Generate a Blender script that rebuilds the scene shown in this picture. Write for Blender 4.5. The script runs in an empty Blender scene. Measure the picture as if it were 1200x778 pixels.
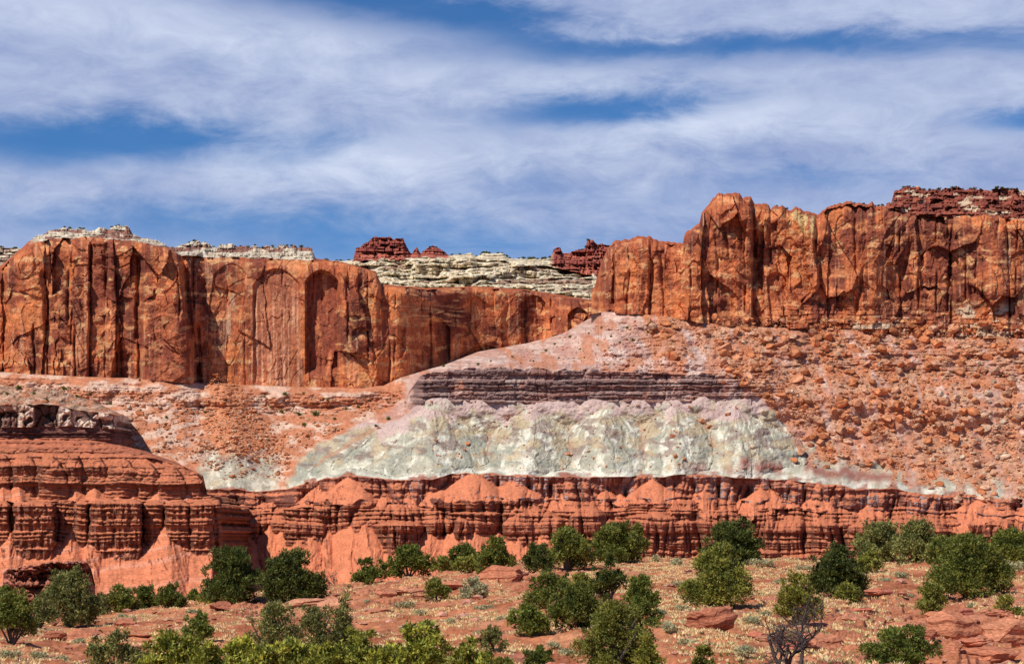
import bpy, math, random
import numpy as np
R = math.radians
# ------------------------------------------------------------------ camera
F = 2407.0                      # focal length in photo pixels (1200 wide)
CU, CV, VH = 600.0, 389.0, 640.0
TH = math.atan((VH - CV) / F)   # pitch: eye level falls on photo row 640
CZ = 5.0
S = bpy.context.scene
C = S.collection
cam_d = bpy.data.cameras.new('camera'); cam = bpy.data.objects.new('camera', cam_d); C.objects.link(cam)
cam.location = (0, 0, CZ); cam.rotation_euler = (math.pi / 2 + TH, 0, 0)
cam_d.sensor_width = 36; cam_d.sensor_fit = 'HORIZONTAL'; cam_d.lens = 36 * F / 1200.0
cam_d.clip_start = 0.5; cam_d.clip_end = 20000
S.camera = cam
# ------------------------------------------------------------------ light
SUN_AZ, SUN_EL = 46.0, 50.0     # degrees left of straight behind the camera, and up
S.view_settings.view_transform = 'Standard'; S.view_settings.look = 'None'
S.view_settings.exposure = 0.0; S.view_settings.gamma = 1.0
sd = bpy.data.lights.new('sun', 'SUN'); sd.energy = 4.9; sd.angle = R(0.5); sd.color = (1.0, 0.95, 0.86)
so = bpy.data.objects.new('sun', sd); C.objects.link(so); so.location = (-50, -50, 120)
so.rotation_euler = (R(90 - SUN_EL), 0, R(-SUN_AZ))

def s2l(c):
    c = np.asarray(c, float) / 255.0
    return np.where(c <= 0.04045, c / 12.92, ((c + 0.055) / 1.055) ** 2.4)

class NT:
    """small helper for node trees"""
    def __init__(s, tree): s.t = tree; s.n = tree.nodes; s.l = tree.links
    def new(s, typ, **kw):
        n = s.n.new(typ)
        for k, v in kw.items(): setattr(n, k, v)
        return n
    def put(s, sock, v):
        if hasattr(v, 'is_output'): s.l.new(v, sock)
        else:
            if hasattr(sock.default_value, '__len__') and not hasattr(v, '__len__'): v = [v] * len(sock.default_value)
            if hasattr(v, '__len__') and len(v) == 3 and len(sock.default_value) == 4: v = (*v, 1)
            sock.default_value = v
    def math(s, op, a, b=0.0, c=None, clamp=False):
        n = s.new('ShaderNodeMath', operation=op, use_clamp=clamp)
        s.put(n.inputs[0], a); s.put(n.inputs[1], b)
        if c is not None: s.put(n.inputs[2], c)
        return n.outputs[0]
    def mix(s, f, a, b, blend='MIX'):
        n = s.new('ShaderNodeMix', data_type='RGBA', blend_type=blend)
        s.put(n.inputs[0], f); s.put(n.inputs[6], a); s.put(n.inputs[7], b)
        return n.outputs[2]
    def noise(s, vec, scale, detail=4, rough=0.55, out=0, dist=0.0):
        n = s.new('ShaderNodeTexNoise'); s.put(n.inputs['Scale'], scale); s.put(n.inputs['Detail'], detail)
        s.put(n.inputs['Roughness'], rough); s.put(n.inputs['Distortion'], dist)
        if vec is not None: s.l.new(vec, n.inputs['Vector'])
        return n.outputs[out]
    def ramp(s, f, stops):
        n = s.new('ShaderNodeValToRGB'); e = n.color_ramp.elements
        while len(e) < len(stops): e.new(0.5)
        for k, (p, c) in enumerate(stops):
            e[k].position = p; e[k].color = (*c, 1) if hasattr(c, '__len__') else (c, c, c, 1)
        s.l.new(f, n.inputs[0]); return n.outputs[0]
    def smooth(s, f, a, b, lo=0.0, hi=1.0):
        n = s.new('ShaderNodeMapRange', interpolation_type='SMOOTHSTEP')
        for i, v in enumerate((f, a, b, lo, hi)): s.put(n.inputs[i], v)
        return n.outputs[0]

# ------------------------------------------------------------------ sky
W = bpy.data.worlds.new('World'); S.world = W; W.use_nodes = True
w = NT(W.node_tree); w.n.clear()
wo = w.new('ShaderNodeOutputWorld'); bg = w.new('ShaderNodeBackground'); w.l.new(bg.outputs[0], wo.inputs[0])
SKY = 0.085
bg.inputs[1].default_value = SKY
sky = w.new('ShaderNodeTexSky', sky_type='NISHITA'); sky.sun_disc = False
sky.sun_elevation = R(SUN_EL); sky.sun_rotation = R(180 + SUN_AZ)
sky.altitude = 1900; sky.air_density = 1.0; sky.dust_density = 0.2; sky.ozone_density = 3.0
tc = w.new('ShaderNodeTexCoord'); sx = w.new('ShaderNodeSeparateXYZ'); w.l.new(tc.outputs['Generated'], sx.inputs[0])
az = w.math('ARCTAN2', sx.outputs[0], sx.outputs[1]); el = w.math('ARCSINE', sx.outputs[2])
cmb = w.new('ShaderNodeCombineXYZ')
w.put(cmb.inputs[0], w.math('MULTIPLY', az, 10.0)); w.put(cmb.inputs[1], w.math('MULTIPLY', el, 26.0)); w.put(cmb.inputs[2], 3.7)
streak = cmb.outputs[0]
n_w = w.noise(streak, 0.55, 5, 0.55)
n_f = w.noise(streak, 1.6, 7, 0.62, dist=0.6)
n_l = w.noise(streak, 0.33, 3, 0.5)
cmb2 = w.new('ShaderNodeCombineXYZ')
w.put(cmb2.inputs[0], w.math('MULTIPLY', az, 26.0)); w.put(cmb2.inputs[1], w.math('MULTIPLY', el, 60.0)); w.put(cmb2.inputs[2], 1.3)
n_d = w.noise(cmb2.outputs[0], 1.0, 8, 0.65, dist=0.4)
azw = w.math('ADD', az, w.math('MULTIPLY', w.math('SUBTRACT', n_f, 0.5), 0.075))
elw = w.math('ADD', el, w.math('MULTIPLY', w.math('SUBTRACT', n_w, 0.5), 0.030))
elw = w.math('ADD', elw, w.math('MULTIPLY', w.math('SUBTRACT', n_d, 0.5), 0.016))
def blob(u, v, su, sv, tilt=0.0, amp=1.0):
    """soft ellipse on the sky dome, around a direction"""
    a0, e0 = (u - CU) / F, (VH - v) / F
    da = w.math('SUBTRACT', azw, a0); de = w.math('SUBTRACT', w.math('SUBTRACT', elw, e0), w.math('MULTIPLY', da, tilt))
    q = w.math('ADD', w.math('POWER', w.math('ABSOLUTE', w.math('DIVIDE', da, su / F)), 2.0), w.math('POWER', w.math('ABSOLUTE', w.math('DIVIDE', de, sv / F)), 2.0))
    return w.math('MULTIPLY', w.math('EXPONENT', w.math('MULTIPLY', q, -1.0)), amp)
def addall(L):
    o = L[0]
    for x in L[1:]: o = w.math('ADD', o, x)
    return o
gaps = addall([blob(410, 6, 190, 26, -0.10, 1.15), blob(610, 38, 150, 20, -0.1, 0.7), blob(930, 62, 380, 15, 0.0, 1.0), blob(690, 130, 130, 27, 0.05, 1.15),
               blob(120, 174, 230, 29, 0.03, 1.3), blob(1195, 152, 70, 16, 0.0, 1.0), blob(500, 285, 330, 44, 0.0, 0.80), blob(120, 262, 300, 30, 0.0, 0.50),
               blob(900, 222, 330, 20, 0.0, 0.32)])
cover = w.math('SUBTRACT', w.math('ADD', 0.93, w.math('MULTIPLY', w.math('SUBTRACT', n_f, 0.5), 0.9)), w.math('SUBTRACT', w.math('MULTIPLY', gaps, 0.88), w.math('MULTIPLY', w.math('SUBTRACT', n_d, 0.5), 0.45)))
cover = w.math('MULTIPLY', w.smooth(cover, -0.12, 1.0, 0.03, 0.97), w.math('MULTIPLY', w.smooth(el, 0.30, 0.60, 1.0, 0.12), w.smooth(w.math('ABSOLUTE', az), 0.5, 1.2, 1.0, 0.45)))
lum = addall([w.math('MULTIPLY', w.math('SUBTRACT', n_d, 0.5), 1.1), w.math('MULTIPLY', w.math('SUBTRACT', n_w, 0.5), 0.9), blob(400, 190, 200, 34, 0, 0.5), blob(800, 160, 170, 26, 0.12, 0.5), blob(980, 150, 240, 30, 0, 0.22),
              blob(180, 30, 300, 26, -0.1, 0.22), blob(600, 95, 260, 24, 0, 0.2), blob(1000, 20, 240, 24, 0, 0.1), w.math('MULTIPLY', w.math('SUBTRACT', n_l, 0.5), 0.4), 0.30])
cl_dark, cl_lite = s2l((138, 156, 202)) / SKY, s2l((216, 226, 247)) / SKY
ccol = w.mix(w.math('MAXIMUM', w.math('MINIMUM', lum, 1.0), 0.0), tuple(cl_dark), tuple(cl_lite))
skyc = w.mix(1.0, sky.outputs[0], (0.36, 0.75, 1.12), 'MULTIPLY')
w.l.new(w.mix(cover, skyc, ccol), bg.inputs[0])

# ------------------------------------------------------------------ numpy noise
def _h(ix, iy, seed):
    h = (ix.astype(np.int64) * 374761393 + iy.astype(np.int64) * 668265263 + seed * 982451653) & 0xFFFFFFFF
    h = ((h ^ (h >> 13)) * 1274126177) & 0xFFFFFFFF
    return ((h ^ (h >> 16)) & 0xFFFFFF) / float(0xFFFFFF)
def perlin(x, y, seed=0):
    x, y = np.broadcast_arrays(np.asarray(x, float), np.asarray(y, float))
    ix, iy = np.floor(x), np.floor(y); fx, fy = x - ix, y - iy
    sx_, sy_ = fx * fx * fx * (fx * (fx * 6 - 15) + 10), fy * fy * fy * (fy * (fy * 6 - 15) + 10)
    def g(a, b):
        t = _h(ix + a, iy + b, seed) * 2 * math.pi
        return np.cos(t) * (fx - a) + np.sin(t) * (fy - b)
    return 1.5 * ((g(0, 0) * (1 - sx_) + g(1, 0) * sx_) * (1 - sy_) + (g(0, 1) * (1 - sx_) + g(1, 1) * sx_) * sy_)
def fbm(x, y, seed=0, octv=4, gain=0.5):
    t, a = 0, 1.0
    for k in range(octv):
        t = t + a * perlin(x * 2 ** k, y * 2 ** k, seed + 17 * k); a *= gain
    return t
def ridged(x, y, seed=0, octv=4):
    t, a = 0, 1.0
    for k in range(octv):
        t = t + a * (1 - 2 * np.abs(perlin(x * 2 ** k, y * 2 ** k, seed + 13 * k))); a *= 0.5
    return t * 0.5
def sst(x, a, b):
    t = np.clip((x - a) / (b - a), 0, 1); return t * t * (3 - 2 * t)
def terrace(n, k, sharp=0.12):
    q = n * k; i = np.floor(q); f = q - i
    return (i + sst(f, 0.5 - sharp, 0.5 + sharp)) / k
def lerp(a, b, t): return a + (b - a) * t
def worley(x, y, seed):
    """nearest jittered cell: two hashes, offset from its site, distance to the cell border"""
    ix, iy = np.floor(x), np.floor(y); b1 = np.full(x.shape, 9.0); b2 = b1.copy()
    ha, hb, ox, oy = (np.zeros(x.shape) for _ in range(4))
    for a in (-1, 0, 1):
        for b in (-1, 0, 1):
            jx, jy = _h(ix + a, iy + b, seed), _h(ix + a, iy + b, seed + 1)
            dx, dy = x - (ix + a + jx), y - (iy + b + jy); d = dx * dx + dy * dy
            n = d < b1
            b2 = np.where(n, b1, np.minimum(b2, d)); b1 = np.where(n, d, b1)
            ha = np.where(n, _h(ix + a, iy + b, seed + 2), ha); hb = np.where(n, _h(ix + a, iy + b, seed + 3), hb)
            ox = np.where(n, dx, ox); oy = np.where(n, dy, oy)
    return ha * 2 - 1, hb * 2 - 1, ox, oy, np.sqrt(b2) - np.sqrt(b1)
def blocks(U, V, hr, wr, seed, warp=1.5):
    """courses of bedded blocks: offset per block, hash per course, dark seam mask"""
    vv = (V + warp * fbm(U / 45, V / 18, seed, 2)) / hr
    vv = vv + .45 * perlin(vv * .6, 0 * vv + .3, seed + 1)
    r = np.floor(vv); fr = vv - r
    h1 = _h(r, r * 0, seed + 2)
    w_ = wr * (.5 + 1.4 * h1); uu = U / w_ + 7.7 * h1 + .35 * perlin(U / wr * .7, r, seed + 3)
    c = np.floor(uu); fc = uu - c
    h2 = _h(c, r, seed + 4)
    seam = np.maximum(sst(np.abs(fr - .5), .34, .5), .8 * sst(np.abs(fc - .5) * w_ / hr, .5 * w_ / hr - .35, .5 * w_ / hr))
    return h2 * 2 - 1, h1 * 2 - 1, seam
def K(u, pts, blur=0):
    p = sorted(pts); y = np.interp(u, [q[0] for q in p], [q[1] for q in p])
    if blur:
        y = sum(np.interp(u + d, [q[0] for q in p], [q[1] for q in p]) for d in np.linspace(-blur, blur, 7)) / 7
    return y
def mixc(c, col, m):
    m = np.clip(m, 0, 1)[..., None]; return c * (1 - m) + np.asarray(col) * m

# ------------------------------------------------------------------ rays
CT, ST = math.cos(TH), math.sin(TH)
def P3(u, v, Y):
    """point at horizontal distance Y seen in the direction of photo pixel (u, v)"""
    cx = (u - CU) / F; cy = (CV - v) / F
    dy = CT - cy * ST; k = Y / dy
    return np.stack([cx * k, Y + 0 * cx, CZ + (ST + cy * CT) * k], -1)
def vrow(u, Y, z):
    t = (z - CZ) / Y     # elevation tangent -> photo row
    cy = (t * CT - ST) / (CT + t * ST)
    return CV - F * cy

# ------------------------------------------------------------------ mesh + object helpers
def mesh(name, v, f, col=None, smooth=False):
    v = np.asarray(v, np.float32).reshape(-1, 3); f = np.asarray(f, np.int32)
    me = bpy.data.meshes.new(name)
    me.vertices.add(len(v)); me.vertices.foreach_set('co', v.ravel())
    n, k = f.shape
    me.loops.add(n * k); me.loops.foreach_set('vertex_index', f.ravel())
    me.polygons.add(n); me.polygons.foreach_set('loop_start', np.arange(0, n * k, k, dtype=np.int32))
    me.polygons.foreach_set('use_smooth', np.full(n, smooth))
    if col is not None:
        a = me.color_attributes.new('Col', 'FLOAT_COLOR', 'POINT')
        c = np.ones((len(v), 4), np.float32); c[:, :3] = np.asarray(col).reshape(-1, 3)
        a.data.foreach_set('color', c.ravel())
    me.update(calc_edges=True)
    return me
def link(name, me, mat=None, parent=None):
    o = bpy.data.objects.new(name, me); C.objects.link(o)
    if mat is not None and not len(me.materials): me.materials.append(mat)
    if parent is not None: o.parent = parent
    return o
def tag(o, label=None, cat=None, group=None, kind=None):
    for k, v in (('label', label), ('category', cat), ('group', group), ('kind', kind)):
        if v: o[k] = v
    return o
def gridfaces(r, c):
    i = np.arange(r * c).reshape(r, c)
    return np.stack([i[:-1, :-1], i[:-1, 1:], i[1:, 1:], i[1:, :-1]], -1).reshape(-1, 4)

# ------------------------------------------------------------------ materials
def rock_mat(name, fine=0.9, mid=0.12, bump=0.6, dist=0.5, var=0.35, source='attr', stretch=(1, 1, 1)):
    m = bpy.data.materials.new(name); m.use_nodes = True; t = NT(m.node_tree)
    b = t.n['Principled BSDF']; b.inputs['Roughness'].default_value = 0.95; b.inputs['Specular IOR Level'].default_value = 0.1
    co = t.new('ShaderNodeNewGeometry').outputs['Position'] if source == 'attr' else t.new('ShaderNodeTexCoord').outputs['Object']
    mp = t.new('ShaderNodeMapping'); t.l.new(co, mp.inputs[0]); mp.inputs['Scale'].default_value = stretch
    n1 = t.noise(mp.outputs[0], fine, 5, 0.65); n2 = t.noise(mp.outputs[0], mid, 4, 0.6)
    if source == 'attr':
        a = t.new('ShaderNodeAttribute', attribute_name='Col'); col = a.outputs['Color']
    else: col = t.new('ShaderNodeObjectInfo').outputs['Color']
    k = t.math('ADD', t.smooth(n1, 0.3, 0.7, 1 - var, 1 + var), t.smooth(n2, 0.3, 0.7, -var * 0.5, var * 0.5))
    cc = t.new('ShaderNodeCombineXYZ')
    for i in range(3): t.put(cc.inputs[i], k)
    t.l.new(t.mix(1.0, col, cc.outputs[0], 'MULTIPLY'), b.inputs['Base Color'])
    bp = t.new('ShaderNodeBump'); bp.inputs['Strength'].default_value = bump; bp.inputs['Distance'].default_value = dist
    t.l.new(n1, bp.inputs['Height']); t.l.new(bp.outputs[0], b.inputs['Normal'])
    return m
M_cliff = rock_mat('sandstone_cliff', 0.8, 0.1, 0.7, 0.8, 0.30, stretch=(1, 1, 0.6))
M_slope = rock_mat('badland_slope', 0.9, 0.15, 0.35, 0.5, 0.17)
M_band = rock_mat('banded_redbed', 1.0, 0.2, 0.7, 0.6, 0.24, stretch=(0.5, 0.5, 2.2))
M_ground = rock_mat('red_soil', 7.0, 0.6, 0.8, 0.08, 0.32)
M_rock = rock_mat('boulder_rock', 1.2, 0.4, 0.8, 0.6, 0.3, source='obj')
M_slab = rock_mat('slab_rock', 5.0, 1.2, 0.8, 0.1, 0.3, source='obj', stretch=(1, 1, 3))
M_rubble = rock_mat('rubble_rock', 1.2, 0.3, 0.5, 0.4, 0.25)
def leaf_mat(name, trans=0.25):
    m = bpy.data.materials.new(name); m.use_nodes = True; t = NT(m.node_tree)
    b = t.n['Principled BSDF']; b.inputs['Roughness'].default_value = 0.6; b.inputs['Specular IOR Level'].default_value = 0.25
    a = t.new('ShaderNodeAttribute', attribute_name='Col'); co = t.new('ShaderNodeTexCoord')
    n = t.noise(co.outputs['Object'], 2.2, 3, 0.6)
    col = t.mix(t.smooth(n, 0.3, 0.7), t.mix(1.0, a.outputs['Color'], (0.8, 0.85, 0.8), 'MULTIPLY'), t.mix(1.0, a.outputs['Color'], (1.25, 1.15, 1.0), 'MULTIPLY'))
    t.l.new(col, b.inputs['Base Color'])
    tr = t.new('ShaderNodeBsdfTranslucent'); t.l.new(col, tr.inputs[0])
    mx = t.new('ShaderNodeMixShader'); mx.inputs[0].default_value = trans
    t.l.new(b.outputs[0], mx.inputs[1]); t.l.new(tr.outputs[0], mx.inputs[2]); t.l.new(mx.outputs[0], t.n['Material Output'].inputs[0])
    return m
M_leaf = leaf_mat('foliage'); M_grass = leaf_mat('dry_grass', 0.35)
def bark_mat(name, c):
    m = bpy.data.materials.new(name); m.use_nodes = True; t = NT(m.node_tree); b = t.n['Principled BSDF']; b.inputs['Roughness'].default_value = 0.9
    co = t.new('ShaderNodeTexCoord'); n = t.noise(co.outputs['Object'], 9.0, 4)
    t.l.new(t.ramp(n, [(0.3, tuple(np.array(c) * 0.6)), (0.7, tuple(np.array(c) * 1.3))]), b.inputs['Base Color'])
    return m
M_bark = bark_mat('juniper_bark', (0.10, 0.075, 0.055)); M_dead = bark_mat('dead_wood', (0.075, 0.05, 0.045)); M_pale = bark_mat('pale_twig', (0.36, 0.31, 0.27))

# ------------------------------------------------------------------ terrain sheets
def cols_u(u0, u1, step=1.0, lo=-420, hi=1620):
    a, b = max(u0, -110), min(u1, 1310)
    L = list(np.arange(a, b, step)) + [b]
    if u0 < -110: L = list(np.arange(u0, -110, 8.0)) + L
    if u1 > 1310: L = L + list(np.arange(1318, u1, 8.0))
    return np.array(L)
def zones(keys, Ys, rows):
    """rows of (v, Y, zone + t) from key lines, bottom to top"""
    V, Y, Z = [], [], []
    n = len(rows)
    for k in range(n):
        m = rows[k]; ts = np.arange(m) / m if k < n - 1 else np.linspace(0, 1, m)
        for t in ts:
            V.append(lerp(keys[k], keys[k + 1], t)); Y.append(lerp(Ys[k], Ys[k + 1], t)); Z.append(np.full_like(keys[k], k + t if t < 1 else k + 0.9999))
    return np.array(V), np.array(Y), np.array(Z)
def normals(P):
    gu = np.gradient(P, axis=1); gv = np.gradient(P, axis=0)
    n = np.cross(gu, gv); n /= np.linalg.norm(n, axis=-1, keepdims=True) + 1e-9
    return np.where(n[..., 1:2] > 0, -n, n)
RIM = {}
def sheet(name, U, V, Y, colfn, mat, back=((25, -1.0), (140, -6.0), (500, -40.0)), label=None, cat=None, right_wrap=None, kind='structure'):
    UU = np.broadcast_to(U, V.shape)
    P = P3(UU, V, Y)
    N = normals(P)
    col = colfn(UU, V, Y, P, N)
    ex, ec = [], []
    for dy, dz in back:
        q = P[-1].copy(); q[:, 1] += dy; q[:, 0] *= q[:, 1] / P[-1][:, 1]; q[:, 2] += dz; ex.append(q); ec.append(col[-1] * 0.9)
    if ex: P = np.concatenate([P, np.array(ex)]); col = np.concatenate([col, np.array(ec)])
    if right_wrap:
        Q = [P]; cc = [col]
        vr = V[:, -1]; vr = np.concatenate([vr, np.full(len(P) - len(vr), vr[-1])])
        for d in right_wrap:
            q = P[:, -1].copy(); q[:, 1] += d; q[:, 0] += (d * 0.05 + min(d / 12, 1) * (1.6 * bands(vr, 21, 3.2, 9) + 3.0 * fbm(vr * 0 + d / 16, vr / 60, 71, 3))) * sst(np.float64(len(right_wrap)), 4, 8) + (d * .0); Q.append(q[:, None]); cc.append(col[:, -1:])
        P = np.concatenate(Q, 1); col = np.concatenate(cc, 1)
    RIM[label] = (U, V[-1].copy(), Y[-1].copy())
    r, c = P.shape[:2]
    o = link(name, mesh(name, P, gridfaces(r, c), np.clip(col, 0.01, 0.9)), mat)
    tag(o, label, cat, None, kind)
    return o
def slab1d(uu, seed, lo, hi):
    rg = np.random.default_rng(seed); b = [-500.0]
    while b[-1] < 1750: b.append(b[-1] + rg.uniform(lo, hi))
    b = np.array(b); off = rg.uniform(-1, 1, len(b)); til = rg.uniform(-1, 1, len(b)); crk = rg.uniform(0, 1, len(b))
    i = np.clip(np.searchsorted(b, uu) - 1, 0, len(b) - 2)
    loc = (uu - b[i]) / (b[i + 1] - b[i])
    d = np.minimum(uu - b[i], b[i + 1] - uu); j = np.where(uu - b[i] < b[i + 1] - uu, i, i + 1)
    return off[i], til[i], loc, d, crk[j], i
def bands(z, seed, f1=3.0, f2=9.0):
    return perlin(z / f1, 0.5 + 0 * z, seed) + 0.8 * perlin(z / f2, 7.5 + 0 * z, seed + 3)

def wingate(U, V, seed, gain=1.0):
    """vertical jointed sandstone: big slabs, spalled plates, cracks; metres of recess"""
    wp = 5 * fbm(U / 80, V / 110, seed, 2) + .6 * perlin(U / 9, V / 16, seed + 2)
    uu = U + wp
    o1, t1, l1, d1, c1, i1 = slab1d(uu, seed + 1, 32, 88)
    uu2 = U + 4 * fbm(U / 40, V / 90, seed + 40, 2)
    o2, t2, l2, d2, c2, i2 = slab1d(uu2, seed + 5, 7, 24)
    D = 3.6 * o1 + 3.0 * t1 * (l1 - 0.5) - 2.2 * np.sin(np.clip(l1, 0, 1) * math.pi) ** 0.6
    pat = sst(fbm(U / 80, V / 45, seed + 7, 3), -0.15, 0.25)
    D = D + pat * (1.6 * o2 + 1.2 * t2 * (l2 - 0.5))
    n = fbm(U / 50, V / 95, seed + 9, 1)
    D = D + 4.0 * terrace(n, 3.5, 0.06)
    fw = 3.5 * fbm(U / 30, V / 30, seed + 60, 2)
    wa, wb, wx, wy, we = worley((U + fw) / 36, (V + fw) / 58, seed + 61)
    D = D + 3.6 * wa + 6.0 * wb * wx + 1.8 * np.cos(wb * 9) * wy
    xa, xb, xx, xy, xe = worley((U + fw * .6) / 12, (V - fw) / 16, seed + 65)
    p2 = sst(fbm(U / 60, V / 40, seed + 69, 3), -.3, .3)
    D = D + p2 * (1.0 * xa + 2.0 * xb * xx + 1.4 * np.cos(xa * 9) * xy)
    n2 = .5 * wa + .5 * xa * p2
    av = sst(perlin(U / 30, V / 55, seed + 13), -0.1, 0.35)
    D = D + 3.8 * np.exp(-(d1 / 1.4) ** 2) * av * (c1 > 0.55) + 2.5 * np.exp(-(d2 / 1.1) ** 2) * pat * (c2 > 0.5)
    D = D + 0.55 * fbm(U / 11, V / 9, seed + 15, 3) + 0.35 * ridged(U / 6, V / 4, seed + 19, 2)
    return gain * D, dict(i1=o1, i2=o2, pat=pat, n=n, n2=n2, d1=d1)
def arch(U, V, u0, u1, vt, vb, ln=0.0):
    """mask of an arched alcove, 1 inside"""
    uc, hw = (u0 + u1) / 2, (u1 - u0) / 2
    x = (U - uc - ln * (V - vt)) / hw
    top = vt + 0.35 * hw * 2 * x ** 2
    return sst(1 - np.abs(x), 0.0, 0.10) * sst(V - top, 0, 2.5) * (1 - sst(V, vb - 14, vb))
A_or1, A_or2, A_dk, A_dk2 = np.array([.52, .162, .060]), np.array([.38, .105, .046]), np.array([.235, .064, .036]), np.array([.135, .040, .028])
A_tan, A_crm = np.array([.62, .33, .15]), np.array([.60, .45, .30])
def cliff_colour(U, V, info, seed, dark=0.0):
    c = lerp(A_or2, A_or1, sst(fbm(U / 60, V / 40, seed + 50, 4), -0.4, 0.4)[..., None])
    st = fbm(U / 12, V / 70, seed + 51, 4) + 0.35 * info['i1'] + 0.25 * info['i2']
    vp = fbm(U / 55, V / 60, seed + 52, 3)
    c = mixc(c, A_dk, 0.9 * sst(st + 0.9 * vp + .45 * info['n2'] + dark, -0.10, 0.34))
    c = mixc(c, A_dk2, 0.65 * sst(st * 0.8 + vp + dark + 0.5 * info['n2'], 0.42, .9))
    c = mixc(c, np.array([.58, .33, .19]), 0.4 * sst(fbm(U / 3.5, V / 120, seed + 70, 3) + .5 * fbm(U / 40, V / 50, seed + 71, 2), .42, .65))
    c = mixc(c, A_tan, 0.75 * sst(fbm(U / 22, V / 10, seed + 54, 4), 0.38, 0.6))
    c = mixc(c, np.array([.62, .24, .10]), 0.6 * sst(fbm(U / 30, V / 13, seed + 58, 4), 0.15, 0.6))
    c = c * (1 + 0.16 * fbm(U / 5, V / 3.5, seed + 56, 3))[..., None]
    return c

# ---- right-hand cliff -------------------------------------------------
base_r = [(690, 371), (740, 373), (800, 379), (840, 386), (870, 389), (960, 391), (1000, 393), (1040, 398), (1100, 401), (1200, 403), (1400, 405), (1700, 408)]
sky_r = [(690, 345), (697, 335), (704, 310), (712, 291), (720, 282), (738, 279), (741, 277), (760, 278), (775, 283), (800, 285), (803, 272), (812, 268), (820, 261), (822, 250), (829, 243), (835, 232), (845, 226), (866, 226), (870, 231), (880, 229), (884, 237),
         (900, 240), (903, 246), (908, 241), (916, 241), (922, 246), (936, 243), (950, 249), (958, 251), (970, 243), (984, 237), (1006, 238), (1015, 240), (1022, 236), (1026, 241), (1044, 239), (1048, 224), (1065, 219), (1090, 222), (1120, 220), (1160, 223), (1200, 221), (1300, 225), (1420, 232), (1700, 240)]
capb_r = [(690, 346), (700, 322), (720, 283.5), (800, 286.5), (880, 231), (958, 252.5), (1020, 243), (1044, 243), (1060, 250), (1100, 255), (1140, 252), (1200, 258), (1700, 265)]
def Ybase_r(u): return K(u, [(685, 1180), (700, 1122), (720, 1106), (840, 1098), (960, 1104), (1100, 1108), (1200, 1104), (1700, 1090)], 12)
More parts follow.
